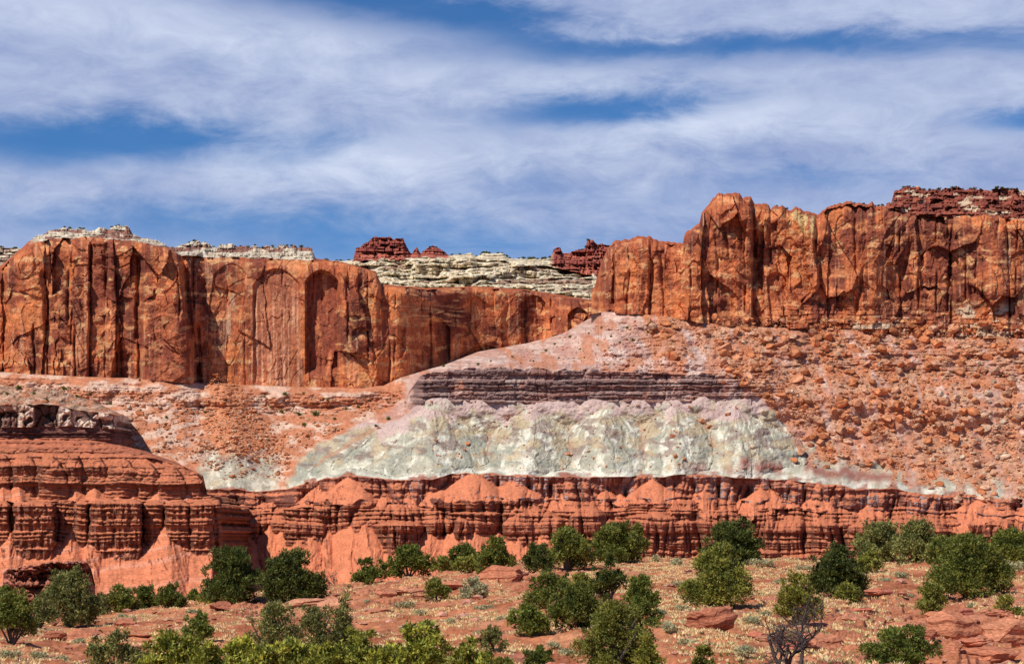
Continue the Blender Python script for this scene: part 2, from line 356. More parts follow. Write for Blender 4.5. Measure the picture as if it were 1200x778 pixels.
def build_right_cliff():
    U = cols_u(693, 1620)
    jit = 1.6 * perlin(U / 5, 0.3, 91) + 1.2 * np.round(1.5 * perlin(U / 9, 0.7, 92))
    top = K(U, sky_r) + jit * sst(U, 700, 740)
    cap = np.maximum(np.where(U < 1036, top + 3 + 1.5 * perlin(U / 9, .2, 95), K(U, capb_r) + 2.5 * fbm(U / 14, 0.2, 93, 3)), top + 1.2)
    bot = K(U, base_r) + 2 * perlin(U / 18, 1.1, 94)
    Y0 = Ybase_r(U)
    V, Y, Z = zones([bot + 14, bot, bot - 5, cap, top], [Y0 + 2, Y0 + 3, Y0 + 1, Y0 + 10, Y0 + 24], [4, 6, 150, 22])
    UU = np.broadcast_to(U, V.shape)
    D, info = wingate(UU, V, 300)
    t = (bot - V) / (bot - cap)
    # joints and corners the cliff shows
    def crack(u, v0, v1, w_, dep, lean=0.0): return .5 * dep * np.exp(-((UU - u - lean * (V - v0) - 2.2 * perlin(V / 34, 0.1 * u, 5)) / w_) ** 2) * sst(V, v0 - 4, v0 + 6) * (1 - sst(V, v1 - 8, v1 + 4))
    D += crack(881, 232, 330, 2.2, 11, .06) + crack(901, 262, 300, 2, 5) + crack(957, 250, 312, 2.4, 11) + crack(725, 290, 360, 2, 6, -.1) + crack(775, 300, 372, 1.6, 5, .05)
    D += crack(1012, 310, 376, 2, 6, -.12) + crack(1065, 285, 345, 2, 5, -.15) + crack(1130, 300, 350, 2.2, 6, .2) + crack(846, 255, 300, 2, 5, .2) + crack(1003, 255, 320, 1.6, 5)
    D += 5 * arch(UU, V, 1072, 1122, 288, 345, .12) + 2.5 * arch(UU, V, 897, 921, 318, 388, .1) + 3 * arch(UU, V, 1206, 1260, 270, 380)
    # bays: the face steps forward west of the big joint
    D += -7 * sst(UU, 802, 806) * (1 - sst(UU, 880, 883)) + 4 * sst(UU, 957, 961) - 4 * (UU > 720) * (1 - sst(UU, 770, 790))
    D += sst(UU, 880, 960) * (1 - sst(t, .1, .3)) * (-9 * (1 - t / .3) * (t < .3) + 2.0 * blocks(UU, V, 5, 18, 301)[0] + 1.5 * blocks(UU, V, 5, 18, 301)[2])
    D += 13 * sst(t, 0.86, 1.05) ** 2
    capz = Z >= 3
    lt = (cap - V) / np.maximum(cap - top, 1.5)
    st = terrace(np.clip(lt, 0, 1) + 0.25 * fbm(UU / 18, V / 9, 97, 3), 4, 0.12)
    cb, cr_, cs = blocks(UU, V, 4.2, 15, 98)
    kk = sst(UU, 1030, 1046)
    D = np.where(capz, 10 + 22 * lerp(np.clip(lt, 0, 1) ** 1.3, st, kk) + kk * (2.2 * cb + 1.5 * cr_ + 2.5 * cs) + (1 - kk) * (2.2 * fbm(UU / 12, V / 7, 89, 3) - 3 * np.abs(perlin(UU / 15, V / 30, 88)) * 2) + .8 * fbm(UU / 5, V / 3, 99, 2), D)
    foot = (Z >= 1) & (Z < 2); D = np.where(Z < 2, 3.0 + 1.2 * bands(V, 8, 2, 5) + 1.0 * fbm(UU / 9, V / 4, 96, 2), D)
    Y = Y + D
    def colf(UU, V, Y, P, N):
        dark = 0.72 * sst(UU, 955, 985) * sst(V, 240, 268) * (1 - 0.7 * sst(V, 350, 388)) - 0.22 * (1 - sst(UU, 930, 960)) - 0.5 * sst(V, 366, 396) * sst(UU, 960, 1000)
        c = cliff_colour(UU, V, info, 300, dark)
        blot = fbm(UU / 26, V / 9, 321, 4)
        c = mixc(c, A_crm, 0.9 * sst(blot, .05, .3) * sst(UU, 990, 1005) * (1 - sst(UU, 1045, 1060)) * sst(V, 368, 374) * (1 - sst(V, 390, 394)))
        c = mixc(c, A_crm * .95, 0.8 * sst(blot, 0.0, .25) * sst(UU, 1115, 1125) * (1 - sst(UU, 1180, 1190)) * sst(V, 352, 362))
        c = mixc(c, np.array([.60, .42, .19]), 0.85 * sst(fbm(UU / 9, V / 12, 323, 3), -.25, .2) * sst(UU, 918, 930) * (1 - sst(UU, 955, 958)) * (1 - sst(V, 268, 282)))
        c = mixc(c, A_tan, 0.8 * sst(blot, -.1, .2) * sst(UU, 855, 868) * (1 - sst(UU, 876, 880)) * sst(V, 350, 356) * (1 - sst(V, 372, 376)))
        kap = lerp(np.array([.17, .045, .034]), np.array([.30, .085, .05]), sst(fbm(UU / 14, V / 3, 325, 3), -.4, .4)[..., None])
        kap = mixc(kap, A_crm, .85 * sst(fbm(UU / 32, V / 9, 327, 2) + .45 * cr_ + .25 * cb, .42, .5))
        kap = mixc(kap, A_or2, 1 - sst(UU, 1035, 1047)) 
        c = np.where(capz[..., None], kap, c)
        ft = lerp(np.array([.10, .055, .052]), np.array([.36, .16, .12]), sst(bands(V, 8, 2, 5), -.5, .9)[..., None])
        return np.where((Z < 2)[..., None], ft, c)
    return sheet('cliff', U, V, Y, colf, M_cliff, label='tall red orange sandstone cliff with dark varnish rising on the right', cat='cliff')
build_right_cliff()

# ---- left and rear cliff ----------------------------------------------
base_l = [(-420, 436), (0, 443), (100, 448), (200, 453), (235, 456), (300, 459), (350, 461), (420, 461), (450, 458), (475, 447), (520, 433), (560, 418), (620, 408), (660, 397), (690, 381), (720, 371), (760, 372)]
rim_l = [(-420, 335), (-100, 325), (0, 317), (10, 306), (22, 297), (38, 284), (60, 279), (110, 278), (150, 281), (200, 291), (212, 300), (240, 301), (300, 302), (368, 305), (400, 308), (425, 313), (441, 320), (447, 334), (500, 339), (560, 337), (620, 341), (660, 349), (690, 353), (720, 356), (760, 360)]
sky_l = [(-420, 325), (-100, 318), (0, 312), (10, 304), (22, 294), (38, 279), (48, 275), (62, 271), (80, 268), (95, 270), (110, 271), (117, 266), (125, 268), (140, 264), (151, 264), (155, 274), (163, 278), (175, 280), (190, 285), (206, 290), (212, 287), (230, 284), (245, 285), (252, 290), (268, 287), (290, 288), (310, 289), (330, 288), (352, 289), (365, 292), (370, 303), (400, 307), (440, 318), (447, 333), (500, 337.5), (560, 335.5), (620, 339.5), (690, 351), (760, 358)]
def Ybase_l(u): return K(u, [(-420, 1130), (0, 1128), (215, 1122), (235, 1136), (300, 1142), (420, 1136), (470, 1144), (520, 1190), (560, 1222), (640, 1250), (690, 1240), (720, 1240), (760, 1240)], 8)
def build_left_cliff():
    U = cols_u(-420, 735)
    blk = 1.6 * np.round(1.6 * perlin(U / 7, 0.4, 192)) + 1.2 * perlin(U / 4, 0.9, 193)
    capm = sst(U, 30, 40) * (1 - sst(U, 365, 372))
    top = K(U, sky_l) + blk * capm + 0.5 * perlin(U / 6, .2, 194)
    rim = np.maximum(K(U, rim_l) + 1.5 * perlin(U / 12, .6, 195), top + .8)
    bot = K(U, base_l) + 1.5 * perlin(U / 20, 1.1, 196)
    Y0 = Ybase_l(U)
    V, Y, Z = zones([bot + 14, bot, bot - 6, rim, top], [Y0 + 2, Y0 + 3, Y0 + 1, Y0 + 12, Y0 + 30], [4, 6, 165, 16])
    UU = np.broadcast_to(U, V.shape)
    D, info = wingate(UU, V, 700)
    t = (bot - V) / (bot - rim)
    def crack(u, v0, v1, w_, dep, lean=0.0): return .5 * dep * np.exp(-((UU - u - lean * (V - v0) - 2.2 * perlin(V / 34, 0.1 * u, 5)) / w_) ** 2) * sst(V, v0 - 4, v0 + 6) * (1 - sst(V, v1 - 8, v1 + 4))
    calm = sst(UU, 236, 250) * (1 - sst(UU, 395, 410))          # the smooth streaked face
    D = D * (1 - 0.6 * calm) * (1 - 0.35 * sst(UU, 440, 470))
    D += crack(52, 318, 386, 2.6, 10, .02) + crack(80, 318, 378, 1.6, 7) + crack(125, 285, 365, 2.0, 9, .02) + crack(162, 300, 400, 2.2, 9, -.02) + crack(105, 282, 450, 1.6, 7) + crack(215, 303, 455, 3.0, 13, .12) + crack(140, 380, 455, 1.8, 8, .03) + crack(88, 390, 452, 1.4, 7) + crack(40, 380, 440, 1.4, 7) + crack(232, 380, 452, 2, 9, .04) + crack(163, 390, 455, 1.6, 7)
    D += crack(473, 372, 415, 2.5, 6) + crack(300, 340, 400, 1.5, 3, -.06) + crack(550, 345, 395, 1.8, 5) + crack(615, 350, 410, 2, 5) + crack(405, 330, 400, 1.5, 5, .05)
    D += -9 * sst(UU, 165, 170) * (1 - sst(UU, 207 + .12 * (V - 300), 212 + .12 * (V - 300)))         # the big smooth pillar
    D += 4.0 * sst(UU, 103, 106) * (1 - sst(UU, 123, 126)) * sst(V, 284, 290) + 6 * (1 - sst(UU, -5, 35))
    D += 8 * arch(UU, V, 357, 397, 316, 442) + 2.2 * arch(UU, V, 296, 352, 314, 455) + 1.5 * arch(UU, V, 252, 292, 308, 380, -.15) + 4 * arch(UU, V, 412, 432, 382, 402) + 6 * arch(UU, V, 492, 528, 372, 432) + 4 * arch(UU, V, 610, 640, 345, 420) + 5 * arch(UU, V, 665, 690, 360, 400) + 4 * arch(UU, V, 535, 600, 403, 450)
    D += -6 * sst(UU, 397, 402) * (1 - sst(UU, 440, 452))
    D += 12 * sst(t, 0.9, 1.03) ** 2
    lt = (rim - V) / np.maximum(rim - top, 1.2)
    st = terrace(np.clip(lt, 0, 1) + 0.3 * fbm(UU / 12, V / 8, 197, 3), 4, 0.1)
    cb, cr_, cs = blocks(UU, V, 3.6, 11, 198)
    D = np.where(Z >= 3, 9 + 20 * st + 2.0 * cb + 1.5 * cr_ + 2.5 * cs + .6 * fbm(UU / 4, V / 2.5, 199, 2), D)
    D = np.where(Z < 2, 3.0 + 1.2 * bands(V, 8, 2, 5) + 1.0 * fbm(UU / 9, V / 4, 191, 2), D)
    Y = Y + D
    def colf(UU, V, Y, P, N):
        dark = 0.22 - 0.36 * calm - 0.42 * sst(UU, 400, 440) + 0.6 * sst(UU, 610, 625)
        c = cliff_colour(UU, V, info, 700, dark)
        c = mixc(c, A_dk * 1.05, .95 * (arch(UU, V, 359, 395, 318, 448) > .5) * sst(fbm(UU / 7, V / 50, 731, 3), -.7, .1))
        c = mixc(c, A_dk, .8 * sst(UU, 103, 107) * (1 - sst(UU, 121, 125)) * sst(V, 284, 290) * (1 - sst(V, 360, 390)))
        c = mixc(c, A_dk, .55 * sst(UU, 172, 182) * (1 - sst(UU, 212, 222)) * sst(V, 345, 372))
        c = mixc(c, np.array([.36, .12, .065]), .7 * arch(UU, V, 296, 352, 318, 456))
        stv = fbm(UU / 2.8, V / 130, 733, 3)
        c = mixc(c, np.array([.60, .33, .20]), .8 * sst(stv, .02, .4) * sst(UU, 286, 300) * (1 - sst(UU, 345, 356)) * sst(V, 335, 360) * (1 - sst(V, 445, 458)))
        c = mixc(c, np.array([.62, .38, .24]), .8 * sst(fbm(UU / 4, V / 40, 737, 3), -.2, .2) * np.exp(-((UU - 270 + .15 * (V - 370)) / 4.5) ** 2) * sst(V, 340, 350) * (1 - sst(V, 392, 405)))
        c = mixc(c, A_tan, .85 * sst(fbm(UU / 12, V / 5, 735, 3), -.15, .25) * sst(UU, 166, 172) * (1 - sst(UU, 194, 200)) * sst(V, 331, 336) * (1 - sst(V, 343, 348)))
        c = mixc(c, A_tan * 1.05, .75 * sst(fbm(UU / 20, V / 3, 739, 3), 0.0, .35) * sst(UU, 455, 475) * (1 - sst(UU, 545, 570)) * sst(V, 355, 362) * (1 - sst(V, 378, 386)))
        c = mixc(c, np.array([.62, .25, .085]), .6 * sst(fbm(UU / 14, V / 4, 741, 3), -.1, .35) * sst(UU, 380, 400) * sst(V, 430, 440) * (1 - sst(UU, 470, 500)))
        cr = lerp(np.array([.46, .36, .26]), np.array([.62, .53, .40]), sst(fbm(UU / 9, V / 3, 743, 3), -.3, .3)[..., None])
        cr = mixc(cr, np.array([.22, .08, .055]), .9 * sst(.5 * cr_ + .4 * cb + .6 * fbm(UU / 24, V / 8, 745, 2) + .5 * sst(UU, 112, 120) * (1 - sst(UU, 152, 156)) + .2 * sst(UU, 340, 350), .4, .5))
        cr = mixc(cr, A_or2, np.maximum(1 - sst(UU, 32, 42), sst(UU, 366, 373)))
        c = np.where((Z >= 3)[..., None], cr, c)
        ft = lerp(np.array([.09, .05, .048]), np.array([.38, .17, .12]), sst(bands(V, 8, 2, 5) + .6 * sst(UU, 380, 420), -.4, .9)[..., None])
        return np.where((Z < 2)[..., None], ft, c)
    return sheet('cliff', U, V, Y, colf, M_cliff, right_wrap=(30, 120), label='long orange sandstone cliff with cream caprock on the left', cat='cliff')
build_left_cliff()

# ---- far mesa top -------------------------------------------------------
sky_f = [(-420, 288), (-60, 289), (0, 290), (30, 292), (60, 300), (365, 305), (405, 306), (414, 304), (417, 291), (430, 285), (434, 279), (450, 278), (472, 280), (476, 289), (483, 297), (489, 290), (493, 296), (498, 293), (503, 289), (512, 289), (517, 294), (525, 299), (545, 298), (552, 296), (558, 301), (566, 297), (590, 297), (596, 303), (640, 304), (646, 301), (649, 292), (656, 291), (660, 297), (672, 296), (678, 292), (686, 291), (688, 282), (694, 281), (700, 285), (715, 288), (725, 296), (760, 305)]
def build_far():
    U = cols_u(-420, 745)
    red = np.maximum(sst(U, 411, 416) * (1 - sst(U, 518, 528)), sst(U, 643, 648))
    top = K(U, sky_f) + red * (1.4 * np.round(1.5 * perlin(U / 6, .4, 292))) + .5 * perlin(U / 4, .2, 293)
    mid = np.maximum(K(U, [(-420, 300), (60, 306), (405, 309), (416, 307), (440, 305), (480, 304), (525, 303), (545, 302), (600, 307), (640, 311), (660, 316), (700, 324), (760, 330)]) + 1.5 * perlin(U / 9, .2, 291), top + 2)
    bot = np.full_like(U, 368.0) - 20 * (1 - sst(U, 300, 380))
    V, Y, Z = zones([bot, mid, top], [1330 + 0 * U, 1660 + 0 * U, 1720 + 0 * U], [64, 26])
    UU = np.broadcast_to(U, V.shape)
    st = terrace(V / 62 + .16 * fbm(UU / 60, V / 22, 297, 3), 9, .08)
    cb, cr_, cs = blocks(UU, V, 5.2, 34, 298, 2.5)
    kb, kr, ks = blocks(UU, V, 3.4, 12, 295, 1.5)
    D = -330 * (st - V / 62) + 4 * cb + 6 * cr_ + 5 * cs + 3 * fbm(UU / 6, V / 3, 299, 3)
    D = np.where(Z >= 1, 6 * kb + 6 * kr + 9 * ks + 3 * fbm(UU / 5, V / 3, 296, 3), D)
    Y = Y + D
    def colf(UU, V, Y, P, N):
        c = lerp(np.array([.56, .44, .29]), np.array([.70, .59, .41]), sst(fbm(UU / 14, V / 3, 301, 4), -.4, .4)[..., None])
        c = mixc(c, np.array([.33, .17, .11]), .8 * sst(.6 * cr_ + .5 * fbm(UU / 40, V / 8, 303, 2) + .3 * cb + .25 * sst(UU, 600, 660) * (1 - sst(V, 318, 335)), .38, .5))
        c = mixc(c, np.array([.07, .075, .035]), .85 * sst(fbm(UU / 9, V / 2.6, 305, 3), .38, .46) * sst(fbm(UU / 50, V / 12, 306, 2), -.1, .2))
        k = lerp(np.array([.25, .062, .046]), np.array([.42, .125, .080]), sst(.7 * kr + .5 * kb, -.5, .6)[..., None])
        m = np.maximum(sst(UU, 411, 415) * (1 - sst(UU, 522, 530)), sst(UU, 643, 650))
        edge = V + 3 * fbm(UU / 12, V / 12, 309, 2) < np.where(UU > 600, K(UU, [(640, 308), (660, 320), (760, 328)]), K(UU, [(411, 308), (440, 305), (530, 301)]))
        c = mixc(c, k, m * edge)
        return mixc(c, np.array([.30, .16, .13]), .7 * (1 - sst(UU, 20, 60)) * (fbm(UU / 20, V / 3, 311, 2) > -.1))
    return sheet('mesa', U, V, Y, colf, M_cliff, back=((60, -2), (300, -10), (1500, -60)), label='distant mesa top of cream ledges with dark red knobs', cat='mesa')
build_far()

# ---- middle slopes: badlands, purple ledge, talus ------------------------
def kY(u, pts, b=14): return K(u, pts, b)
ledge_on = lambda u: sst(u, 466, 496) * (1 - sst(u, 865, 940))
k4p = [(-420, 572), (262, 572), (300, 574), (335, 573), (350, 568), (380, 561), (412, 557), (450, 562), (500, 560), (545, 554), (600, 555), (700, 557), (800, 557), (850, 558), (900, 560), (950, 566), (1000, 571), (1050, 573), (1100, 578), (1150, 583), (1200, 586), (1700, 596)]
def basetop(u): return np.where(u < 705, K(u, base_l), K(u, base_r))
def cone(Y, UU, V, ua, va, s, rmax=None, Ya=None, rough=.12, seed=0, squash=1.0, hip=0.0, vmax=None):
    """union with a debris cone whose apex leans on the surface behind it"""
    j = int(np.argmin(np.abs(UU[0] - ua))); i = int(np.argmin(np.abs(V[:, j] - va)))
    if Ya is None: Ya = Y[i, j] + .3
    m = Ya / F
    hw = max(4, int(90 if rmax is None else rmax / m * 1.6 + 6)); a, b = max(0, j - hw), min(UU.shape[1], j + hw)
    u, v = UU[:, a:b], V[:, a:b]
    dz = (v - va) * m; x = (u - ua) * m * squash
    dz = np.sqrt(np.maximum(dz, 0) ** 2 + .2) - .45
    x = x + .9 * perlin(dz / 9, x / 12, seed + 4) + .22 * dz * perlin(dz / 30, .3 + 0 * dz, seed + 5)
    dz = dz * (1 + .5 * rough * fbm(u / 16, v / 16, seed, 3)) + rough * 3.2 * np.abs(perlin((u + .35 * (v - va) * np.sign(x)) / 7, v / 40, seed + 1)) * sst(dz, 1, 9)
    r = dz / s
    if rmax is not None: r = np.minimum(r, rmax * (1 + .16 * perlin(u / 14, v / 26, seed + 2)))
    if hip > 0:
        q = r - hip * (np.sqrt(x * x + 3.0) - 1.2); Yc = np.where((q > 0) & (dz > 0), Ya - q, 1e9)
    else:
        q = r * r - x * x; Yc = np.where((q > 0) & (dz > 0), Ya - np.sqrt(np.maximum(q, 0)), 1e9)
    if vmax is not None: Yc = np.where(v > vmax[a:b] if hasattr(vmax, '__len__') else v > vmax, 1e9, Yc)
    hit = Yc < Y[:, a:b]
    Y[:, a:b] = np.minimum(Y[:, a:b], Yc)
    return a, b, hit
def buttress(Y, UU, V, ua, half, vt, vf, dep, Yc, p=3.0, seed=0, vb=None):
    """union with an upright rounded buttress: half-width in px, depth in m, crown from vt to vf"""
    g = np.clip((V - vt) / max(vf - vt, 1), 0, 1) ** .6
    x = np.abs(UU - ua + 2.0 * perlin(V / 9, UU / 30, seed)) / (half * (.25 + .75 * g) * (1 + .06 * bands(V, seed % 7, 4, 9)))
    q = np.clip(1 - x ** p, 0, 1) ** (1 / p)
    d = dep * q * g * (1 + .10 * fbm(UU / 6, V / 30, seed + 3, 3))
    ok = (V > vt) & (x < 1)
    if vb is not None: ok &= V < vb
    Yn = np.where(ok, Yc - d, 1e9)
    return np.minimum(Y, Yn)

def apron(Y, UU, V, Yw, line, u0, u1, rg, seed, rng_, peaks=None, s=.70):
    """loose foot slope whose upper edge climbs into the notches of the wall"""
    U = UU[0]; P = []
    if peaks is None:
        u = u0
        while u < u1: P.append((u, float(np.interp(u, U, line)) + rg.uniform(*rng_), rg.uniform(.55, 1.1))); u += rg.uniform(9, 30)
    else: P = peaks
    edge = np.full(U.shape, 1e9) ; W_ = UU + .22 * (V - line) * perlin(UU / 50, V / 200, seed + 9) + 2.0 * fbm(UU / 16, V / 22, seed, 3)
    E = line + 8 + 6 * perlin(W_ / 22, V / 300, seed + 1)
    low = np.maximum(V - line, 0)
    for (ua, va, k) in P:
        soft = 1 / (1 + low / 26)
        E = np.minimum(E, va + np.abs(W_ - ua) * k * (.35 + .65 * soft) + 2.0 * low * (1 - soft) * .10)
    m = Yw / F
    dz = (V - E) * m
    rl = ridged((W_ + .5 * (V - line) * perlin(UU / 70, .4 + 0 * UU, seed + 3)) / 11, V / 90, seed + 4, 3)
    Ya = np.where(dz > 0, Yw - dz / s - rl * np.clip(dz / 9, 0, 1) * 2.6 - 5 * perlin(W_ / 34, V / 400, seed + 7) * np.clip(dz / 25, 0, 1), 1e9)
    hit = Ya < Y
    return np.minimum(Y, Ya), hit * 1.0

A_apr, A_red, A_red2, A_mnd = np.array([.58, .195, .098]), np.array([.165, .066, .039]), np.array([.32, .115, .064]), np.array([.50, .165, .082])
SL = {}
def build_slopes():
    U = cols_u(-420, 1620)
    L = ledge_on(U)
    k7 = basetop(U) - 6
    k4 = K(U, k4p) + 1.5 * perlin(U / 15, .3, 401) + 2.5 * fbm(U / 45, .6, 405, 2)
    k5l = K(U, [(470, 476), (500, 467), (560, 469), (600, 472), (700, 470), (800, 466), (850, 467), (920, 462)]) + 5.0 * fbm(U / 30, .3, 402, 3)
    k6l = K(U, [(470, 455), (482, 446), (500, 438), (522, 433), (600, 431), (700, 433), (800, 438), (880, 441), (920, 441)]) + 3.0 * fbm(U / 22, .8, 403, 3)
    k5 = lerp(lerp(k4, k7, .60), k5l, L); k6 = lerp(lerp(k4, k7, .76), k6l, L)
    k3 = k4 + K(U, [(262, 20), (340, 24), (412, 30), (600, 30), (1000, 28), (1100, 24), (1200, 22)])
    k2 = np.maximum(k3 + 4, K(U, [(262, 600), (340, 596), (600, 602), (800, 600), (1000, 612), (1200, 614)]))
    k1 = np.maximum(k2 + 18, K(U, [(262, 620), (340, 628), (400, 624), (480, 622), (600, 628), (700, 640), (800, 652), (1200, 656)]) + 4 * perlin(U / 24, .4, 404))
    k0 = np.full_like(U, 742.0)
    back = K(U, [(-420, 38), (262, 38), (325, 36), (345, 22), (420, 6), (520, 0), (1620, 0)], 8)
    Y1 = 978 + back
    Y2, Y3 = Y1 + 5, Y1 + 20; Y4 = Y1 + 25
    Y7 = Ybase_r(U) - 5
    Y7 = np.where(U < 702, K(U, [(-420, 1122), (0, 1120), (215, 1114), (235, 1126), (420, 1128), (470, 1138), (520, 1192), (560, 1224), (640, 1250), (680, 1225), (702, 1128)]), Y7)
    Y5 = lerp(lerp(Y4, Y7, .58), 1046 + 0 * U, L); Y6 = lerp(lerp(Y4, Y7, .76), 1052 + 0 * U, L)
    V, Y, Z = zones([k0, k1, k2, k3, k4, k5, k6, k7], [Y1 - 62, Y1, Y2, Y3, Y4, Y5, Y6, Y7], [70, 34, 16, 26, 84, 34, 60])
    UU = np.broadcast_to(U, V.shape)
    mask = np.zeros(V.shape)          # loose red debris
    # red wall flutes
    wall = (Z >= 1) & (Z < 4)
    wz = UU + 5 * fbm(UU / 40, V / 50, 409, 2)
    fl = 3.5 * np.exp(-np.abs(perlin(wz / 46, V / 150, 410)) / .08) + 1.6 * np.exp(-np.abs(perlin(wz / 15, V / 70, 411)) / .12) + 6 * perlin(UU / 60, V / 90, 408) - 4
    lay = 1.2 * terrace(bands(V + 3 * fbm(UU / 70, V / 70, 412, 2), 5, 3.2, 8), 3, .2)
    Y += np.where(wall, fl + lay + .5 * fbm(UU / 5, V / 3, 413, 2), 0)
    # grey-green ribs and gullies
    gz = np.clip((k4 - V) / (k4 - k5), 0, 1)
    wv = UU + 10 * fbm(UU / 60, V / 60, 414, 2)
    tri = lambda q: np.abs(((q) % 1) - .5) * 2
    rib = K(wv, [(300, 0), (345, 0), (392, 1), (425, .1), (455, .9), (490, .15), (522, 1), (560, .05), (590, .55), (602, .2), (640, 1), (672, .1), (715, 1), (752, .1), (792, 1), (828, .1), (858, .9), (884, .1), (915, .8), (950, .1), (985, .8), (1020, .1), (1060, .8), (1100, .1), (1150, .9), (1200, .1), (1300, .8), (1400, .1)])
    rib2 = ridged(wv / 22, V / 60, 415, 3)
    green = (Z >= 4) & (Z < 5)
    Y += np.where(green, 17 * sst(gz, .0, .22) * (1 - sst(gz, .45, 1.02)) * sst(UU, 330, 380) * (1 - sst(UU, 1150, 1300)) + 1.2 * fbm(UU / 22, V / 16, 416, 3), 0)
    phi = np.zeros(V.shape); hid = np.zeros(V.shape)
    for n_, (ua, va, hp, s_) in enumerate([(380, 532, .85, .60), (412, 512, .85, .64), (450, 494, .85, .68), (508, 473, .70, .73), (548, 508, 1.1, .74), (586, 514, 1.1, .74), (622, 476, .75, .73), (662, 512, 1.1, .76), (712, 473, .80, .74), (752, 512, 1.1, .76), (790, 473, .80, .74), (828, 512, 1.1, .78), (862, 472, .85, .74), (902, 505, .9, .72), (935, 520, 1.0, .72), (970, 532, 1.0, .66), (1010, 542, 1.0, .62), (1055, 552, 1.0, .6), (1100, 562, 1.0, .55), (1150, 570, 1.0, .5), (258, 536, .9, .62), (286, 546, 1.0, .60), (314, 534, .9, .62)]):
        a, b, h = cone(Y, UU, V, ua, va, s_, 60, rough=.05, seed=4400 + 9 * n_, hip=hp, vmax=k4 + 1)
        ph = (UU[:, a:b] - ua) / np.maximum(V[:, a:b] - va + 10, 4)
        phi[:, a:b] = np.where(h, ph, phi[:, a:b]); hid[:, a:b] = np.where(h, n_ + 1, hid[:, a:b])
    ph_ = phi + .10 * fbm(UU / 12, V / 16, 478, 3)
    rill = ridged(ph_ * 3.2 + hid * 7.7, V / 120 + hid, 479, 3)
    Y += np.where(green & (hid > 0), -2.0 * rill * sst(gz, .0, .05) * sst(.97 - gz, 0, .35) - .35 * ridged(ph_ * 9 + hid * 3.3, V / 50, 482, 2) + .3 * fbm(UU / 5, V / 4, 483, 2), 0)
    bl = K(V, [(440, 478), (470, 473), (480, 456), (492, 431), (510, 398), (520, 374), (545, 346), (570, 338), (800, 338)]) + 5 * fbm(UU / 14, V / 14, 484, 3)
    leftof = 1 - sst(UU - bl, -7, 5)
    Y += np.where(Z >= 4, 14 * leftof * sst(V, 452, 480) * sst(UU, 262, 350), 0)
    Y += np.where(green, .8 * np.exp(-((gz - .04) / .03) ** 2) * sst(UU, 340, 360), 0)
    # purple ledge
    led = (Z >= 5) & (Z < 6)
    o2, t2, l2, d2, c2, i2 = slab1d(UU + 3 * fbm(UU / 30, V / 20, 417, 2), 418, 12, 46)
    qa, qb, qx, qy, qe = worley((UU + 3 * fbm(UU / 20, V / 14, 430, 2)) / 24, V / 15, 431)
    pl = .8 * o2 + 1.2 * qa + 1.8 * qb * qx + 1.2 * np.exp(-(d2 / .9) ** 2) * (c2 > .7) + .5 * np.exp(-(qe / .06) ** 2) + 1.4 * terrace(bands(V + 2 * fbm(UU / 40, V / 40, 500, 2), 53, 1.7, 4), 3, .2) + 1.8 * terrace(bands(V + 2 * fbm(UU / 60, V / 50, 419, 2), 9, 4, 10), 3, .15) + .8 * fbm(UU / 6, V / 4, 420, 3)
    Y += np.where(led, pl * L, 0)
    # upper slope
    ups = Z >= 6
    Y += np.where(ups, -6 * sst(Z, 6.0, 6.4) * sst(fbm(UU / 70, V / 60, 421, 2), -.3, .5) + 2.4 * fbm(UU / 14, V / 8, 422, 4) + 1.2 * terrace(bands(V + 3 * fbm(UU / 50, V / 30, 496, 2), 51, 2.6, 6), 3, .2), 0) * sst(np.abs(V - k7), 0, 10)
    Y += np.where((Z >= 4) & (UU > 880), 2.2 * fbm(UU / 26, V / 16, 423, 3), 0) * sst(np.abs(V - k7), 0, 12)
    # scree ramps across the slope
    Y += np.where(Z >= 4, -9 * np.clip(1.1 - np.abs((UU - 258 - .32 * (V - 440)) / (12 + .50 * np.maximum(V - 436, 0))), 0, 1) * sst(V, 436, 450) * (1 - sst(V, 515, 550)), 0)
    # red mounds on the band, each standing on its own buttress
    rg = np.random.default_rng(5)
    mounds = [(411, 554, 22), (375, 567, 16), (395, 574, 13), (432, 570, 14), (452, 572, 14), (478, 568, 15), (505, 572, 15), (553, 551, 23), (528, 566, 14), (580, 566, 14), (602, 559, 16), (630, 574, 13), (652, 571, 19), (690, 580, 14), (727, 577, 16), (765, 560, 17), (800, 579, 14), (832, 588, 17), (880, 577, 16), (902, 572, 14), (935, 588, 15), (975, 594, 17), (1020, 587, 16), (1060, 596, 14), (1150, 582, 28), (1205, 587, 18), (285, 584, 12), (315, 580, 12), (345, 586, 13), (1260, 590, 18), (1090, 600, 14)]
    for k in range(30):
        ua = 440 + 29 * k + rg.uniform(-12, 12); mounds.append((ua, float(np.interp(ua, U, k3)) - rg.uniform(-4, 20), rg.uniform(8, 16)))
    for k, (ua, va, rm) in enumerate(mounds):
        j = int(np.argmin(np.abs(U - ua)))
        a, b, h = cone(Y, UU, V, ua, va, .66 + .1 * rg.uniform(-1, 1), rm, Ya=Y3[j] + 3, rough=.16, seed=30 + k, squash=rg.uniform(.8, 1.2))
        mask[:, a:b] = np.maximum(mask[:, a:b], h * (V[:, a:b] < va + rm / .42 * .66 + 3))
    # sloping debris on the bench between the tiers
    Ym, hit = apron(Y.copy(), UU, V, Y3 - 1, k3 + 2, 262, 1320, rg, 733, (-16, 5), s=.68)
    keep = V < k2 + 3 + 5 * fbm(UU / 16, .3 + 0 * V, 734, 2); Ym = np.where(keep & (Ym < Y), Ym, Y)
    mask = np.maximum(mask, .8 * (Ym < Y)); Y = Ym
    # second tier of buttresses
    u = 262.0
